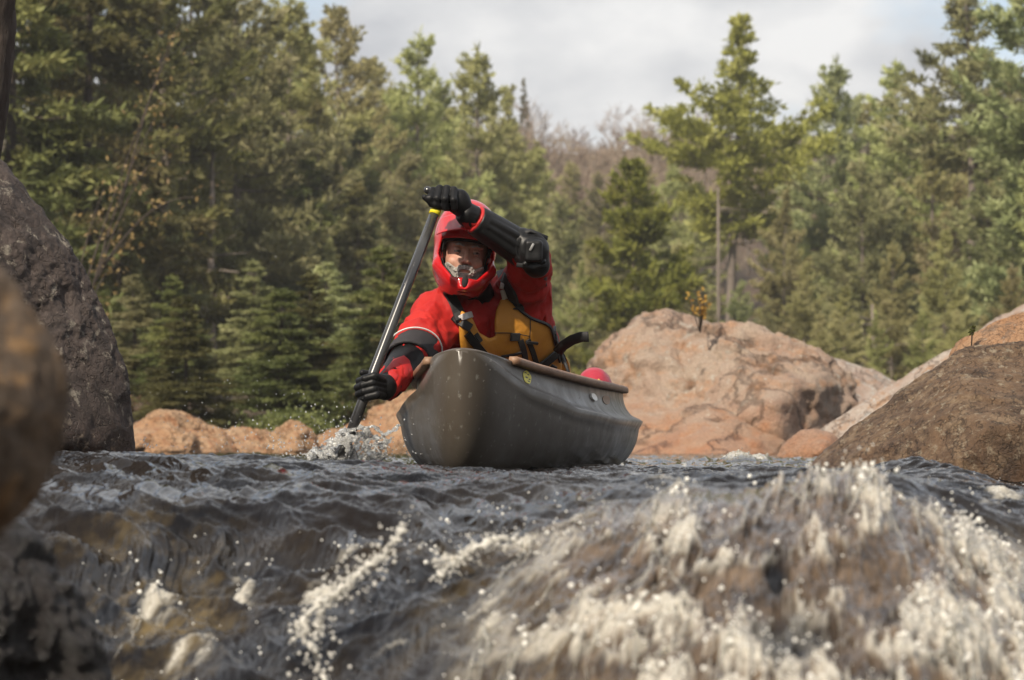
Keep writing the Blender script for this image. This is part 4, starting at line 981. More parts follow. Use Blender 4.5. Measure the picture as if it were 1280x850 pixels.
def pine(seed, H, Rm, base=.18, style='white', nb=120, dens=1.0, spray=.42, two=False):
    r_ = random.Random(seed); g_ = np.random.default_rng(seed)
    lean = np.array([r_.uniform(-.03, .03) * H, r_.uniform(-.03, .03) * H, 0])
    tp = [np.array([0, 0, -1.2])] + [np.array([lean[0] * t * t + .12 * math.sin(t * 5 + seed), lean[1] * t * t, H * t]) for t in np.linspace(0, 1, 10)]
    tr = np.concatenate([[H * .017], H * .015 * (1 - np.linspace(0, .96, 10)) ** .9]); wood = [(tp, tr, 8)]
    C, D, LN, WD = [], [], [], []
    def trunk(t): return np.array([lean[0] * t * t + .12 * math.sin(t * 5 + seed), lean[1] * t * t, H * t])
    nwh = max(8, nb // 6)
    for w_ in range(nwh):
        t = base + (1 - base) * ((w_ + r_.random() * .9) / nwh) ** .93
        if t > .985: continue
        q = (t - base) / (1 - base)
        if style == 'white': prof = (min(1, .55 + q * 2.2)) * (1 - q) ** .85 * 1.1
        elif style == 'flat': prof = (.65 + .35 * math.sin(q * 9 + seed)) * (1 - q ** 3) * min(1, .6 + q * 3) * (1 - q) ** .5
        else: prof = (1 - q) ** .85
        for b_ in range(r_.choice((6, 7, 7, 8))):
            jt = r_.uniform(-.8, .8) / nwh * (1 - base); ln = Rm * prof * r_.uniform(.45, 1.3) + .25 + .35 * (1 - q) * min(1, prof); a = r_.uniform(0, 2 * math.pi)
            el = (-.12 + q * .75 if style != 'dark' else -.28 + q * .5) + r_.uniform(-.15, .15)
            d0 = np.array([math.cos(a) * math.cos(el), math.sin(a) * math.cos(el), math.sin(el)]); o = trunk(min(.985, t + jt))
            n = 7; pts = [o + d0 * ln * s + np.array([0, 0, (.16 if style != 'dark' else -.12) * ln * s * s - (.10 * ln * math.sin(s * 3))]) for s in np.linspace(0, 1, n)]
            wood.append((pts, np.linspace(.012 * H ** .5 * (.35 + .65 * (1 - q)), .006, n), 4))
            side = np.cross(d0, [0, 0, 1]); side /= np.linalg.norm(side) + 1e-9
            nt_ = int(max(5, ln * 11.5 * dens)); s = (.22 + .78 * g_.random(nt_) ** .75); lat = g_.normal(size=nt_) * .36 * ln * (1.05 - s) ** .5 * .62; vert = np.abs(g_.normal(size=nt_)) * .07 + .0
            P = np.array(pts); base_ = np.stack([np.interp(s, np.linspace(0, 1, n), P[:, k]) for k in range(3)], -1) + side * lat[:, None] + np.array([0, 0, 1.]) * vert[:, None]
            per = 9; bb = np.repeat(base_, per, 0) + g_.normal(size=(nt_ * per, 3)) * np.array([.13, .13, .03]) * (.45 + .55 * (1 - q))
            dd = d0 * .55 + side * np.repeat(np.sign(lat) * .4, per)[:, None] + g_.normal(size=(nt_ * per, 3)) * .55 + np.array([0, 0, .30 if style != 'dark' else -.05]); dd /= np.linalg.norm(dd, axis=1)[:, None]
            C.append(bb); D.append(dd); LN.append(spray * (.6 + .4 * (1 - q)) * g_.uniform(.55, 1.15, nt_ * per)); WD.append(np.full(nt_ * per, .085) * g_.uniform(.6, 1.3, nt_ * per))
    # dead snags under the crown
    for k in range(10):
        t = r_.uniform(.06, base + .05); a = r_.uniform(0, 6.28); o = trunk(t); ln = Rm * r_.uniform(.2, .6); d0 = np.array([math.cos(a), math.sin(a), r_.uniform(-.2, .15)])
        wood.append(([o, o + d0 * ln * .5 + [0, 0, .05], o + d0 * ln], [.025, .015, .005], 4))
    n = 46; tt = g_.uniform(.90, 1.0, n); C.append(np.array([trunk(t) for t in tt])); dd = g_.normal(size=(n, 3)) * .5 + [0, 0, .8]; D.append(dd / np.linalg.norm(dd, axis=1)[:, None]); LN.append(np.full(n, .45)); WD.append(np.full(n, .07))
    bv, bf = blades(np.concatenate(C), np.concatenate(D), np.concatenate(LN), np.concatenate(WD))
    return tubes(wood), (bv, bf)
def bare(seed, H):
    r_ = random.Random(seed); wood = []; tw = []
    def grow(o, d, ln, rad, lev):
        n = 4; pts = [o]; dd = d
        for i in range(n):
            dd = dd + np.array([r_.uniform(-.16, .16), r_.uniform(-.16, .16), r_.uniform(-.03, .12)]); dd = dd / np.linalg.norm(dd); pts.append(pts[-1] + dd * ln / n)
        (wood if lev < 2 else tw).append((pts, np.linspace(rad, rad * .55, n + 1), 5 if lev < 2 else 3))
        if lev < 4:
            for k in range((7, 6, 5, 4)[lev]):
                i = r_.choice((1, 2, 3, 4)) if lev else r_.choice((2, 3, 4)); a = r_.uniform(0, 6.28); nd = dd * .8 + .75 * np.array([math.cos(a), math.sin(a), r_.uniform(0, .6)]); nd /= np.linalg.norm(nd)
                grow(pts[i], nd, ln * r_.uniform(.42, .62), rad * .5, lev + 1)
    grow(np.array([0, 0, -1.]), np.array([0, 0, 1.]), H * .62, H * .012, 0)
    return tubes(wood), tubes([(p, np.maximum(r, .016), k) for p, r, k in tw])
def bush(seed, R0, H, n=2200, leaf=.10):
    g_ = np.random.default_rng(seed); a = g_.uniform(0, 6.28, n); rr_ = R0 * g_.random(n) ** .5; cl = g_.normal(size=(14, 3)) * [R0 * .45, R0 * .45, H * .22] + [0, 0, H * .5]
    C = cl[g_.integers(0, 14, n)] + g_.normal(size=(n, 3)) * [R0 * .22, R0 * .22, H * .15]; C[:, 2] = np.abs(C[:, 2])
    D = g_.normal(size=(n, 3)); D /= np.linalg.norm(D, axis=1)[:, None]; v, f = blades(C, D, np.full(n, leaf * 1.6), np.full(n, leaf))
    st = [([np.array([0, 0, -.3]), c * [.5, .5, .6], c * [1, 1, 1.1]], [.03, .02, .008], 5) for c in cl]
    return tubes(st), (v, f)
def proto(name, geo, mw, ml):
    a = mesh('trunk', geo[0][0], geo[0][1], mw).data; b = mesh('crown', geo[1][0], geo[1][1], ml, smooth=False).data
    for o in list(bpy.data.objects):
        if o.data in (a, b): bpy.data.objects.remove(o, do_unlink=True)
    return (name, a, b)
def plant(pr, x, y, s, rz, label, cat, group=None, zoff=0., sz=None, mat_=None, parts=('trunk', 'crown')):
    zz = float(hill(np.array([x]), np.array([y]))[0]) + zoff
    r_ = empty(pr[0], (x, y, zz), label, cat, group); r_.rotation_euler.z = rz; r_.scale = (s, s, sz or s)
    for nm, d in zip(parts, pr[1:]):
        o = bpy.data.objects.new(nm, d); col.objects.link(o); o.parent = r_
        if mat_ and nm == parts[1]: o.material_slots[0].link = 'OBJECT'; o.material_slots[0].material = mat_
    return r_
P_w = [proto('white_pine', pine(s, 14, r_, b_, st, nb_), M_bark, F_pine) for s, r_, b_, st, nb_ in ((101, 4.1, .10, 'white', 120), (102, 3.7, .12, 'white', 110), (103, 4.2, .08, 'flat', 110), (104, 3.6, .14, 'white', 105))]
P_flat = proto('white_pine', pine(111, 14, 4.3, .40, 'flat', 95, 1.0), M_bark, F_yel)
P_tall = proto('white_pine', pine(112, 14, 3.0, .50, 'flat', 70, 1.0), M_bark, F_blue)
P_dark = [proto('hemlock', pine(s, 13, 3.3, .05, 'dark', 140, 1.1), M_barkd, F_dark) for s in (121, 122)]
P_young = proto('young_pine', pine(131, 7, 2.3, .06, 'cone', 70, 1.3), M_bark, F_young)
P_bare = [proto('bare_tree', bare(s, 11), M_bark, F_twig) for s in (141, 142)]
P_bush = [proto('shrub', bush(s, 1.5, 1.8), M_barkd, F_brown) for s in (151, 152)]
def col_tree(pr, px, top, Y, H, label, cat='pine tree', group=None, mat_=None, wide=1.0, minb=None):
    """a tree whose tip reaches photo row `top` at column px; H = height of its prototype"""
    x = (px - 640) / FPX * Y; zt = at(px, top, Y)[2]; zz = float(hill(np.array([x]), np.array([Y]))[0]); s = max(.13, (zt - zz) / H)
    r_ = plant(pr, x, Y, min(s, 1.7) * wide, rnd.uniform(0, 6.28), label, cat, group, mat_=mat_, sz=s); return r_
G = 'tall conifers on the wooded bank'
T = [
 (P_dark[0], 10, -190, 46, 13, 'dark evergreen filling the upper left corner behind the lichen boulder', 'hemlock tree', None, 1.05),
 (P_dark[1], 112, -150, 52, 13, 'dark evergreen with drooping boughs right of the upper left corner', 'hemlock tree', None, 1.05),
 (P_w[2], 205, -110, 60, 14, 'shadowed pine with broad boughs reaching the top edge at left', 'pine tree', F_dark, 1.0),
 (P_w[0], 292, -60, 68, 14, 'green pine whose tip leaves the top edge left of the open sky', 'pine tree', F_blue, .95),
 (P_w[1], 352, -12, 78, 14, 'pine with its tip just under the top edge where the sky begins at left', 'pine tree', None, .9),
 (P_w[3], 432, 12, 88, 14, 'slender pine standing highest against the sky left of the helmet', 'pine tree', None, .85),
 (P_w[0], 522, 42, 92, 14, 'round-topped pine against the sky above the raised glove', 'pine tree', None, .8),
 (P_w[1], 590, 56, 96, 14, 'pointed pine against the sky directly above the red helmet', 'pine tree', None, .8),
 (P_w[2], 628, 112, 104, 14, 'lower sloping pine at the right end of the left tree line', 'pine tree', None, .8),
 (P_dark[1], 655, 98, 175, 13, 'small dark spruce tip rising behind the left tree line', 'spruce tree', None, .45),
 (P_young, 790, 212, 70, 7, 'bright green young pine standing left of the pink outcrop', 'young pine tree', None, 1.0),
 (P_flat, 915, 22, 92, 14, 'lone yellow-green pine with bare double trunk above the pink outcrop', 'pine tree', None, 1.0),
 (P_w[1], 1042, 72, 98, 14, 'pine right of the lone yellow-green pine, tip against the sky', 'pine tree', F_blue, .85),
 (P_w[0], 1128, 78, 92, 14, 'full green pine between the lone pine and the tall right-hand trunk', 'pine tree', None, .9),
 (P_tall, 1215, -40, 76, 14, 'tall pine with a pale bare trunk near the upper right corner', 'pine tree', None, 1.0),
 (P_w[2], 1300, -90, 70, 14, 'pine filling the upper right corner of the view', 'pine tree', F_blue, .95),
]
for pr, px, top, Y, H, lb, ct, mt, wd in T: col_tree(pr, px, top, Y, H, lb, ct, None, mt, wd)
# second ranks that fill the wood between and below them
fill = [(55, -150, 60), (135, -125, 64), (240, -95, 72), (170, -60, 70), (100, 0, 66), (645, 160, 118), (682, 180, 116), (718, 205, 118), (752, 215, 114), (800, 200, 118), (842, 190, 116), (872, 230, 104), (700, 260, 96), (655, 300, 78), (720, 330, 70), (835, 350, 76), (870, 330, 84), (980, 290, 92), (1000, 160, 104), (1085, 130, 100), (1105, 210, 84), (1165, 110, 96), (1200, 230, 80), (1260, 90, 88), (1290, 260, 74), (1020, 430, 58), (1100, 420, 56), (1190, 400, 54), (930, 350, 80), (300, 20, 92), (395, 40, 96), (445, 230, 66), (480, 300, 64), (565, 300, 66), (375, 200, 68), (270, 200, 62), (560, 130, 100), (500, 100, 100), (180, 320, 50), (330, 420, 46), (460, 430, 46), (-60, 0, 60), (70, 60, 72), (160, 40, 80), (250, 90, 74), (320, 120, 70), (390, 130, 76), (455, 150, 80), (500, 190, 74), (560, 200, 82), (610, 250, 72), (665, 190, 96), (700, 250, 84), (735, 290, 78),
        (345, 60, 100), (470, 80, 104), (545, 110, 108), (840, 300, 86), (985, 240, 88), (1010, 330, 74), (1075, 200, 82), (1110, 300, 70), (1160, 160, 84), (1180, 290, 66), (1240, 200, 74), (1270, 330, 62), (1330, 120, 64), (1060, 360, 62), (965, 380, 70), (1150, 390, 56),
        (420, 300, 58), (300, 330, 50), (220, 250, 54), (370, 380, 48), (520, 360, 56), (150, 210, 50), (90, 300, 46), (600, 400, 58), (680, 380, 64), (-150, -60, 50), (1420, -50, 70), (1230, 430, 52)]
for i, (px, top, Y) in enumerate(fill):
    left = px < 480 and Y < 82
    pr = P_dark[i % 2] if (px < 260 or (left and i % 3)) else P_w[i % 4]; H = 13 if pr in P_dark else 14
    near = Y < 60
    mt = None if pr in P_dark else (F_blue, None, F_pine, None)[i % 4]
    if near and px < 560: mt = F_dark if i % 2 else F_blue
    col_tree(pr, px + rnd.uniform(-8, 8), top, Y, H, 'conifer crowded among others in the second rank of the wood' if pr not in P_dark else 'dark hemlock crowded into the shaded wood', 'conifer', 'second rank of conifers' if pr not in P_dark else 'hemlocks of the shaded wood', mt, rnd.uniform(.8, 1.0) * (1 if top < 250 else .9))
# second bare stem beside the lone pine, and the pale sapling trunks
for px, t0, t1, Y, rad, lb in ((899, 235, 440, 90, .12, 'bare grey trunk standing close left of the lone pine trunk'), (1088, 380, 470, 66, .10, 'thin pale dead stem above the grey slab'), (268, 180, 470, 60, .14, 'pale trunk glimpsed among the left pines')):
    a, b = at(px, t1 + 90, Y), at(px + rnd.uniform(-4, 4), t0, Y); o = MB().tube([a, (a + b) / 2 + [rnd.uniform(-.1, .1), 0, 0], b], [rad, rad * .6, rad * .3], 10)
    for k in range(7):
        c = a + (b - a) * rnd.uniform(.4, .95); d_ = np.array([rnd.choice((-1, 1)) * rnd.uniform(.4, 1.1), rnd.uniform(-.3, .3), rnd.uniform(-.2, .3)]); o.tube([c, c + d_ * .5, c + d_ * 1.1], [.03, .018, .006], 5)
    e_ = empty('dead_tree', a, lb, 'dead tree'); o.build('trunk', M_bark, e_)
# leafless hardwoods on the hill behind
for i in range(46):
    px = 560 + 330 * (i % 23) / 22 + rnd.uniform(-12, 12); Y = 128 + 22 * (i // 23) + rnd.uniform(-6, 6); top = 158 + 18 * math.sin(px / 35) + (px < 640) * 12 - 22 * math.exp(-((px - 690) / 50) ** 2) + (Y < 140) * 45 + rnd.uniform(-12, 12)
    col_tree(P_bare[i % 2], px, top, Y, 11.5, 'leafless pinkish-brown hardwood on the hill behind the pines', 'bare tree', 'bare hardwoods on the hill', None, 1.15)
for i in range(16):
    px = 860 + 430 * i / 15 + rnd.uniform(-12, 12); Y = rnd.uniform(118, 135)
    col_tree(P_bare[i % 2], px, 215 + rnd.uniform(-30, 40), Y, 9.2, 'leafless hardwood glimpsed between the right-hand pines', 'bare tree', 'bare hardwoods behind the right pines', None, 1.1)
# brush along the bank
for i in range(54):
    px = -40 + 1380 * i / 53 + rnd.uniform(-14, 14); Y = rnd.uniform(31, 46) if px < 700 else rnd.uniform(34, 56); x = (px - 640) / FPX * Y
    if px < 600 and i % 3: continue
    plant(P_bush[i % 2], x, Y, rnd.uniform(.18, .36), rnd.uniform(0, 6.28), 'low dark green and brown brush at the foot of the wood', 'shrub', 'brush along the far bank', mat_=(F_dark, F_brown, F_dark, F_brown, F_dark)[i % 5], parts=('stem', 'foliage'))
for i in range(12):
    px = 120 + 470 * i / 11 + rnd.uniform(-22, 22); Y = rnd.uniform(33, 46)
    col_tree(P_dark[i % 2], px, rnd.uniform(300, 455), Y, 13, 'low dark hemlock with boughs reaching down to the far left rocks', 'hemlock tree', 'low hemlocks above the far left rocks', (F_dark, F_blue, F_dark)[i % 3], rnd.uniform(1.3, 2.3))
# yellow sapling on the pink outcrop
def sapling(name, base_, H, n, label, matl, cat='plant', spread=.3, seed=1, leaf=.05, lean=(0, 0)):
    g_ = np.random.default_rng(seed); m = MB(); C = []
    for k in range(n):
        a = g_.uniform(0, 6.28); tip = base_ + np.array([math.cos(a) * spread * g_.random() + lean[0], math.sin(a) * spread * .5 + lean[1], H * g_.uniform(.5, 1)]); md = (base_ + tip) / 2 + g_.normal(size=3) * .04 * H
        m.tube([base_ - [0, 0, .05], md, tip], [.012 * H ** .5, .008 * H ** .5, .003], 5)
        for t in g_.uniform(.35, 1.05, 16): C.append(base_ + (tip - base_) * t + g_.normal(size=3) * .05 * H)
    C = np.array(C); D = g_.normal(size=C.shape); D /= np.linalg.norm(D, axis=1)[:, None]
    e_ = empty(name, base_, label, cat); m.build('stem', M_barkd, e_); v, f = blades(C, D, np.full(len(C), leaf * 1.7), np.full(len(C), leaf)); mesh('leaves', v, f, matl, e_, smooth=False)
sapling('sapling', at(875, 408, 23.6), .28, 7, 'small yellow-leaved sapling growing on top of the pink outcrop', F_gold2, 'sapling', .2, 3, .022)
sapling('grass_tuft', at(1214, 420, 8.75), .028, 5, 'tiny green tuft growing in the crack atop the right boulder', F_dark, 'plant', .012, 4, .006)
# yellow-leaved hardwood twigs hanging in front of the dark hemlocks
g_ = np.random.default_rng(77); m = MB(); C = []
b0 = at(70, 500, 33)
for (x0, y0, x1, y1) in ((70, 480, 215, 60), (90, 420, 170, 300), (110, 380, 195, 150), (120, 350, 205, 190), (80, 440, 130, 240), (130, 330, 250, 250), (150, 260, 230, 20), (90, 450, 150, 330)):
    a, b = at(x0, y0, 33), at(x1, y1, 33 + g_.uniform(-.6, .6)); pts = [a + (b - a) * t + np.array([0, 0, .25 * math.sin(t * 3)]) for t in np.linspace(0, 1, 9)]; m.tube(pts, np.linspace(.014, .004, 9), 5)
    for t in g_.uniform(.3, 1, 34): i = min(7, int(t * 8)); C.append(pts[i] + (pts[i + 1] - pts[i]) * (t * 8 - i) + g_.normal(size=3) * .13)
m.tube([at(55, 620, 33), at(62, 540, 33), b0], [.05, .04, .03], 8)
e_ = empty('leafy_sapling', at(55, 620, 33), 'thin sapling with sparse yellowed leaves before the dark evergreens at left', 'sapling'); m.build('trunk', M_barkd, e_)
C = np.array(C); D = g_.normal(size=C.shape); D /= np.linalg.norm(D, axis=1)[:, None]; v, f = blades(C, D, np.full(len(C), .07), np.full(len(C), .042)); mesh('leaves', v, f, F_gold, e_, smooth=False)
# gnarled trunk at the left edge, rooted behind the lichen boulder
ta = [at(-70, 640, 9.3), at(-60, 420, 9.3), at(-40, 250, 9.25), at(-22, 120, 9.2), at(-14, 40, 9.2), at(-12, -60, 9.15), at(-20, -300, 9.1), at(-60, -700, 9.0)]
e_ = empty('old_tree', ta[0], 'dark gnarled trunk at the left edge above the lichen boulder', 'tree')
tm = MB().tube([np.array([np.interp(t, range(8), [p[k] for p in ta]) for k in range(3)]) for t in np.linspace(0, 7, 90)], np.interp(np.linspace(0, 7, 90), range(8), [.10, .085, .075, .078, .08, .078, .075, .07]), 40)
v = np.concatenate(tm.v); c_ = v.copy(); v = v + (fbm(v * np.array([22, 22, 7]), 4, ridge=True)[:, None]) * .012 * np.array([1, .6, 0]); mesh('trunk', v, tm.f, M_barkd, e_)
tb = MB(); C = []
g_ = np.random.default_rng(5)
for k in range(9):
    a = at(-20, -330 - 40 * k, 9.1); an = g_.uniform(0, 6.28); d_ = np.array([math.cos(an), math.sin(an), .5]); tb.tube([a, a + d_ * .4, a + d_ * .9 + [0, 0, .15]], [.03, .02, .006], 6)
    for t in g_.uniform(.3, 1, 60): C.append(a + d_ * .9 * t + g_.normal(size=3) * .12)
C = np.array(C); D = g_.normal(size=C.shape); D /= np.linalg.norm(D, axis=1)[:, None]; v, f = blades(C, D, np.full(len(C), .07), np.full(len(C), .045)); mesh('crown', v, f, F_gold, e_, smooth=False); tb.build('limbs', M_barkd, e_)

# unseen conifers added behind and beside the camera to darken water and hull reflections
for i in range(30):
    a_ = R(-118 + 236 * i / 29) ; d_ = rnd.uniform(24, 36); x, y = math.sin(a_) * d_, -math.cos(a_) * d_ + 2
    if y > 14: continue
    plant(P_dark[i % 2] if i % 3 else P_w[i % 4], x, y, rnd.uniform(.9, 1.15), rnd.uniform(0, 6.28), 'conifer added outside the view, downstream of the falls', 'conifer', 'conifers added downstream of the falls')
# ============================================================ spray
def drop_mat():
    m = bpy.data.materials.new('spray water'); m.use_nodes = True; p = m.node_tree.nodes['Principled BSDF']
    p.inputs['Base Color'].default_value = (.9, .9, .88, 1); p.inputs['Roughness'].default_value = .08; p.inputs['IOR'].default_value = 1.33; p.inputs['Transmission Weight'].default_value = .8; return m
M_drop = drop_mat()
def foam_strand_mat():
    m = bpy.data.materials.new('aerated water'); m.use_nodes = True; p = m.node_tree.nodes['Principled BSDF']
    p.inputs['Base Color'].default_value = (.74, .71, .63, 1); p.inputs['Roughness'].default_value = .16; p.inputs['IOR'].default_value = 1.33; p.inputs['Transmission Weight'].default_value = .8; return m
M_strand = foam_strand_mat()
M_rope2 = foam_strand_mat(); M_rope2.name = 'white water'; M_rope2.node_tree.nodes['Principled BSDF'].inputs['Transmission Weight'].default_value = .4; M_rope2.node_tree.nodes['Principled BSDF'].inputs['Base Color'].default_value = (.88, .86, .8, 1); M_glintbead = foam_strand_mat(); M_glintbead.name = 'water beads'; M_glintbead.node_tree.nodes['Principled BSDF'].inputs['Base Color'].default_value = (.93, .92, .87, 1); M_glintbead.node_tree.nodes['Principled BSDF'].inputs['Transmission Weight'].default_value = .25; M_glintbead.node_tree.nodes['Principled BSDF'].inputs['Roughness'].default_value = .1  # sun glints of the droplets are put into the beads' near-white colour
bm = bmesh.new(); bmesh.ops.create_icosphere(bm, subdivisions=2, radius=1.0); ICV = np.array([v.co[:] for v in bm.verts]); ICF = np.array([[v.index for v in f.verts] for f in bm.faces]); bm.free()
def drops(name, C, r_, label, cat, m=None, stretch=None):
    C = np.asarray(C); r_ = np.asarray(r_); n = len(C); S_ = np.ones((n, 1, 3)) if stretch is None else stretch[:, None, :]
    v = (C[:, None, :] + ICV[None] * r_[:, None, None] * S_).reshape(-1, 3); f = (ICF[None] + (np.arange(n) * len(ICV))[:, None, None]).reshape(-1, 3)
    c = C.mean(0); c[2] = C[:, 2].min(); return tag(mesh(name, v, f, m or M_drop, None, True, c), label, cat, kind='stuff')
g_ = np.random.default_rng(3)
def surf(px, Y):
    i = np.clip(np.searchsorted(us, px), 0, nu - 1); j = np.clip(np.searchsorted(yw, Y), 0, ny - 1); return np.stack([Xw[i, j], Yw[i, j], z[i, j]], -1)
def dens(px, Y):
    i = np.clip(np.searchsorted(us, px), 0, nu - 1); j = np.clip(np.searchsorted(yw, Y), 0, ny - 1); return foam[i, j]
px = g_.uniform(60, 1330, 60000); Y = g_.uniform(3.6, 5.5, 60000); k = g_.random(60000) < dens(px, Y) * .16 + np.where((px < 760) & (Y > 4.75), .010, .0016); px, Y = px[k], Y[k]
C = surf(px, Y) + np.stack([g_.normal(size=len(px)) * .01, g_.normal(size=len(px)) * .01, g_.exponential(.012, len(px))], -1)
drops('falls_spray', C, g_.uniform(.0008, .0022, len(px)) * g_.choice([1, 1, 1, 1, 1, 2.0], len(px)), 'glint-white droplets thrown off the foreground falls', 'spray', M_glintbead)
# threads and ropes of aerated water running over the hump
m = MB(); cnt = 0
def thread(px0, Y0, n=14, dpx=0, lift=.006, rad=.004, fall_=.10):
    pts = []; px_, Y_ = px0, Y0; vx = dpx
    for i in range(n):
        p = surf(np.array([px_]), np.array([Y_]))[0]; pts.append(p + np.array([0, -.004, lift * math.sin(math.pi * i / (n - 1)) + .002])); vx += g_.normal() * 2.2; px_ += vx; Y_ -= fall_ / n * 3
    P = np.array(pts); P += g_.normal(size=P.shape) * .0022
    q = np.repeat(P, 2, 0)[:-1]; q[1::2] = (P[:-1] + P[1:]) / 2 + g_.normal(size=(n - 1, 3)) * .0012
    r_ = rad * (.35 + g_.random(len(q)) * 1.0) * np.sin(np.linspace(.12, math.pi - .12, len(q))) ** .5; m.tube(q, r_, 6)
for _ in range(420):
    px0 = g_.uniform(600, 1330); Y0 = g_.uniform(3.9, 5.1)
    if g_.random() < dens(px0, Y0) * .9: thread(px0, Y0, g_.integers(7, 16), (px0 - 1030) * .018, g_.uniform(.002, .012), g_.uniform(.0008, .0026), g_.uniform(.04, .16))
for _ in range(160):
    px0 = g_.uniform(120, 640); Y0 = g_.uniform(4.1, 5.3)
    if g_.random() < dens(px0, Y0): thread(px0, Y0, 9, g_.normal() * 3, .01, g_.uniform(.0012, .003), .06)
def rope(pts, Y, r0, n=46, lump=.5):
    P = np.array([np.array([np.interp(t, range(len(pts)), [at(a, b, Y)[k_] for a, b in pts]) for k_ in range(3)]) for t in np.linspace(0, len(pts) - 1, n)]); P = P + g_.normal(size=P.shape) * r0 * .55
    m.tube(P, r0 * .55 * (1 + lump * g_.normal(size=n)).clip(.3, 2), 7)
    for p in P:
        for _ in range(5): m.ball(p + g_.normal(size=3) * r0 * g_.uniform(.8, 4), g_.uniform(.12, .62) * r0, 6)
    for _ in range(5):
        i = g_.integers(0, n - 9); q = P[i:i + 9] + np.cumsum(g_.normal(size=(9, 3)) * r0 * .5, 0) + g_.normal(size=3) * r0; m.tube(q, r0 * .28 * (.4 + g_.random(9)), 6)
c = np.concatenate(m.v).mean(0); o = m.build('falls_threads', M_strand, None, True, c); tag(o, 'tangled pale threads of aerated water streaming over the foreground falls', 'falling water', kind='stuff'); m = MB()
rope([(508, 664), (480, 690), (455, 712), (430, 740), (405, 752), (378, 772), (380, 800), (398, 822), (404, 850)], 4.5, .0062)
rope([(470, 700), (440, 722), (415, 745), (398, 768), (400, 795)], 4.5, .0045)
rope([(655, 680), (620, 672), (590, 690), (565, 705), (548, 722)], 4.75, .0048)
rope([(905, 845), (925, 800), (950, 772), (985, 752), (1010, 760), (1045, 790), (1060, 830)], 4.12, .0058)
rope([(880, 770), (884, 800), (878, 830), (890, 860)], 4.1, .0048)
rope([(1010, 762), (1030, 770), (1060, 785)], 4.1, .003)
c = np.concatenate(m.v).mean(0); o = m.build('splash', M_rope2, None, True, c); tag(o, 'beaded white ropes of water leaping left of and over the foreground falls', 'splash', kind='stuff')
# paddle splash: torn glassy sheets and ropes thrown up round the blade
def splashf(P):
    px, py = project(P); Yc = 8.95
    d = None
    for (a, b, c_, w_) in SHEETS:
        e = cap(P, a, b, c_, w_); d = e if d is None else smin(d, e, .012)
    n = fbm(P * np.array([20, 20, 20]), 4, ridge=True) * .020 + fbm(P * 8, 2) * .02
    sh = np.abs(d + n) - .003
    return sh
SHEETS = [(at(398, 572, 8.9), at(428, 556, 8.92), .035, .05), (at(425, 570, 8.92), at(450, 550, 8.95), .035, .055), (at(452, 570, 8.95), at(470, 556, 9.0), .035, .045), (at(470, 575, 9), at(480, 566, 9), .02, .02), (at(385, 577, 8.85), at(400, 570, 8.85), .01, .015)]
sv, sf = surfnet(lambda P: smax(splashf(P), -(fbm(P * np.float32(26) + 4, 3) + .05) * .03, .002), at(365, 588, 8.76), at(508, 520, 9.14), .0042)
m = MB(); m.add(sv, sf)
def arc(pts, Y, r0, n=30):
    P = np.array([np.array([np.interp(t, range(len(pts)), [at(a, b, Y)[k_] for a, b in pts]) for k_ in range(3)]) for t in np.linspace(0, len(pts) - 1, n)])
    P[1:-1] = (P[:-2] + P[1:-1] * 2 + P[2:]) / 4; P += g_.normal(size=P.shape) * .0022; m.tube(P, r0 * (.5 + g_.random(n)), 6)
for a in ([(445, 555), (450, 545), (458, 537), (466, 533), (474, 537), (480, 544), (487, 541), (495, 536), (500, 533)], [(447, 545), (455, 538), (462, 536)], [(466, 534), (476, 542), (480, 552), (483, 562), (480, 572)], [(455, 560), (468, 556), (480, 556), (490, 548)],
          [(418, 560), (425, 552), (432, 548), (438, 556)], [(395, 572), (405, 562), (415, 556), (424, 558)], [(452, 548), (460, 556), (470, 560), (476, 568)], [(450, 570), (462, 566), (474, 566)], [(385, 576), (395, 568), (407, 566)], [(440, 575), (452, 560), (462, 548), (472, 546)]):
    for _ in range(2): arc([(x + g_.normal() * 1.5, y + g_.normal() * 1.5) for x, y in a], 8.95 + g_.normal() * .03, g_.uniform(.0018, .0036))
c = np.concatenate(m.v).mean(0); tag(m.build('paddle_splash', M_drop, None, True, c), 'clear crown of water splashing up round the paddle blade', 'splash', kind='stuff')
C = []; rr = []
for _ in range(520):
    t = g_.random(); x = 440 + g_.normal() * 42 - (g_.random() < .5) * g_.exponential(60); y = 575 - abs(g_.normal()) * 26
    C.append(at(x, y, 8.95 + g_.normal() * .15)); rr.append(g_.uniform(.0008, .0032))
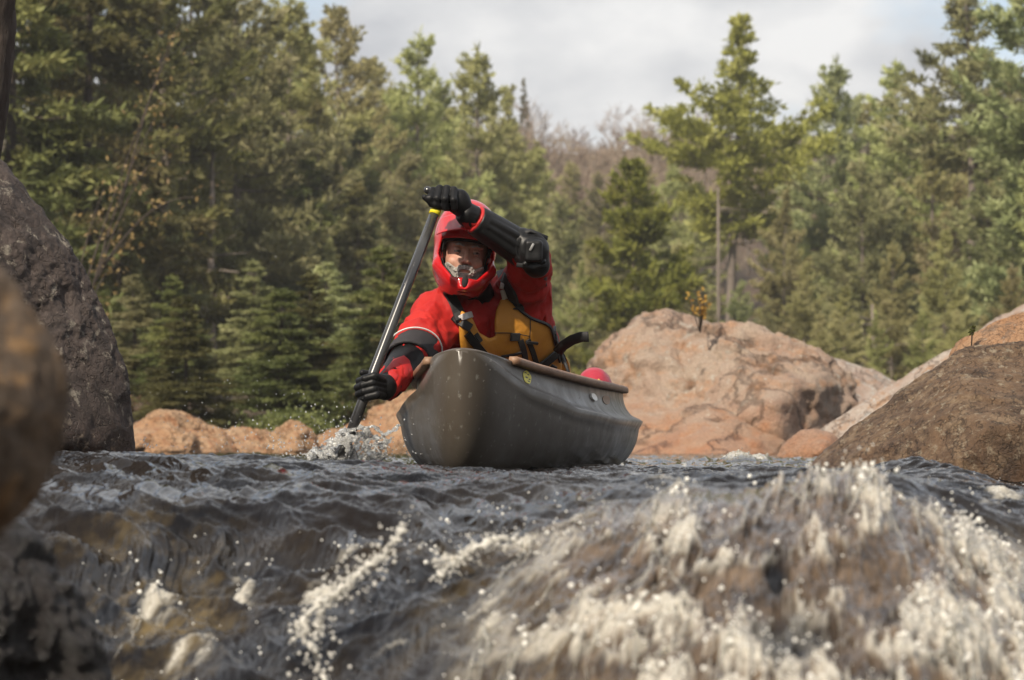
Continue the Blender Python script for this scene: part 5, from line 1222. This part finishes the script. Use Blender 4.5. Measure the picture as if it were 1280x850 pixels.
for _ in range(260):
    x = g_.uniform(180, 470); y = 560 - g_.exponential(38) * (1 if x > 220 else .6); C.append(at(x, y, 8.9 + g_.normal() * .3)); rr.append(g_.uniform(.0006, .0018))
for _ in range(30): C.append(at(183 + g_.normal() * 4, 560 - g_.exponential(9), 8.4)); rr.append(g_.uniform(.001, .002))
drops('flying_droplets', C, rr, 'fine droplets flying over the water left of the paddle', 'spray')
# water beads on the canoe and helmet, and the wet sheen splash by the right boulder
C = []; rr = []
for _ in range(120):
    p, n = hit(hb, g_.uniform(515, 795), g_.uniform(450, 585), .0005)
    if p is not None: C.append(p); rr.append(g_.uniform(.0006, .0019))
drops('hull_beads', C, rr, 'scattered water beads clinging to the grey canoe hull', 'water beads')
C = [at(1262 + g_.normal() * 22, 628 - g_.exponential(10), 7.0 + g_.normal() * .1) for _ in range(110)]
drops('boulder_spray', C, g_.uniform(.0008, .0025, 110), 'droplets jumping where the water meets the brown wedge boulder', 'spray')
C = [at(928 + g_.normal() * 14, 580 - abs(g_.normal()) * 7, 12.4 + g_.normal() * .2) for _ in range(160)]
drops('breaker_spray', C, g_.uniform(.002, .006, 160), 'white spray of the small breaker between canoe and right boulder', 'spray', M_strand)

# ============================================================ thin river mist and hazy air
hz = bpy.data.materials.new('hazy air'); hz.use_nodes = True; t = hz.node_tree; t.nodes.clear()
pv = N(t, 'ShaderNodeVolumePrincipled'); pv.inputs['Color'].default_value = (.93, .93, .92, 1); pv.inputs['Density'].default_value = .0007; pv.inputs['Anisotropy'].default_value = .2
t.links.new(pv.outputs[0], N(t, 'ShaderNodeOutputMaterial').inputs['Volume'])
x0, x1, y0, y1, z0_, z1_ = -2800, 2800, -80, 4800, -6, 62
hv = [(x, y, z_) for x in (x0, x1) for y in (y0, y1) for z_ in (z0_, z1_)]
h_ = mesh('haze', hv, [(0, 1, 3, 2), (4, 6, 7, 5), (0, 4, 5, 1), (2, 3, 7, 6), (0, 2, 6, 4), (1, 5, 7, 3)], hz, None, False); tag(h_, 'thin pale haze hanging in the air of the river valley', 'haze', kind='stuff')
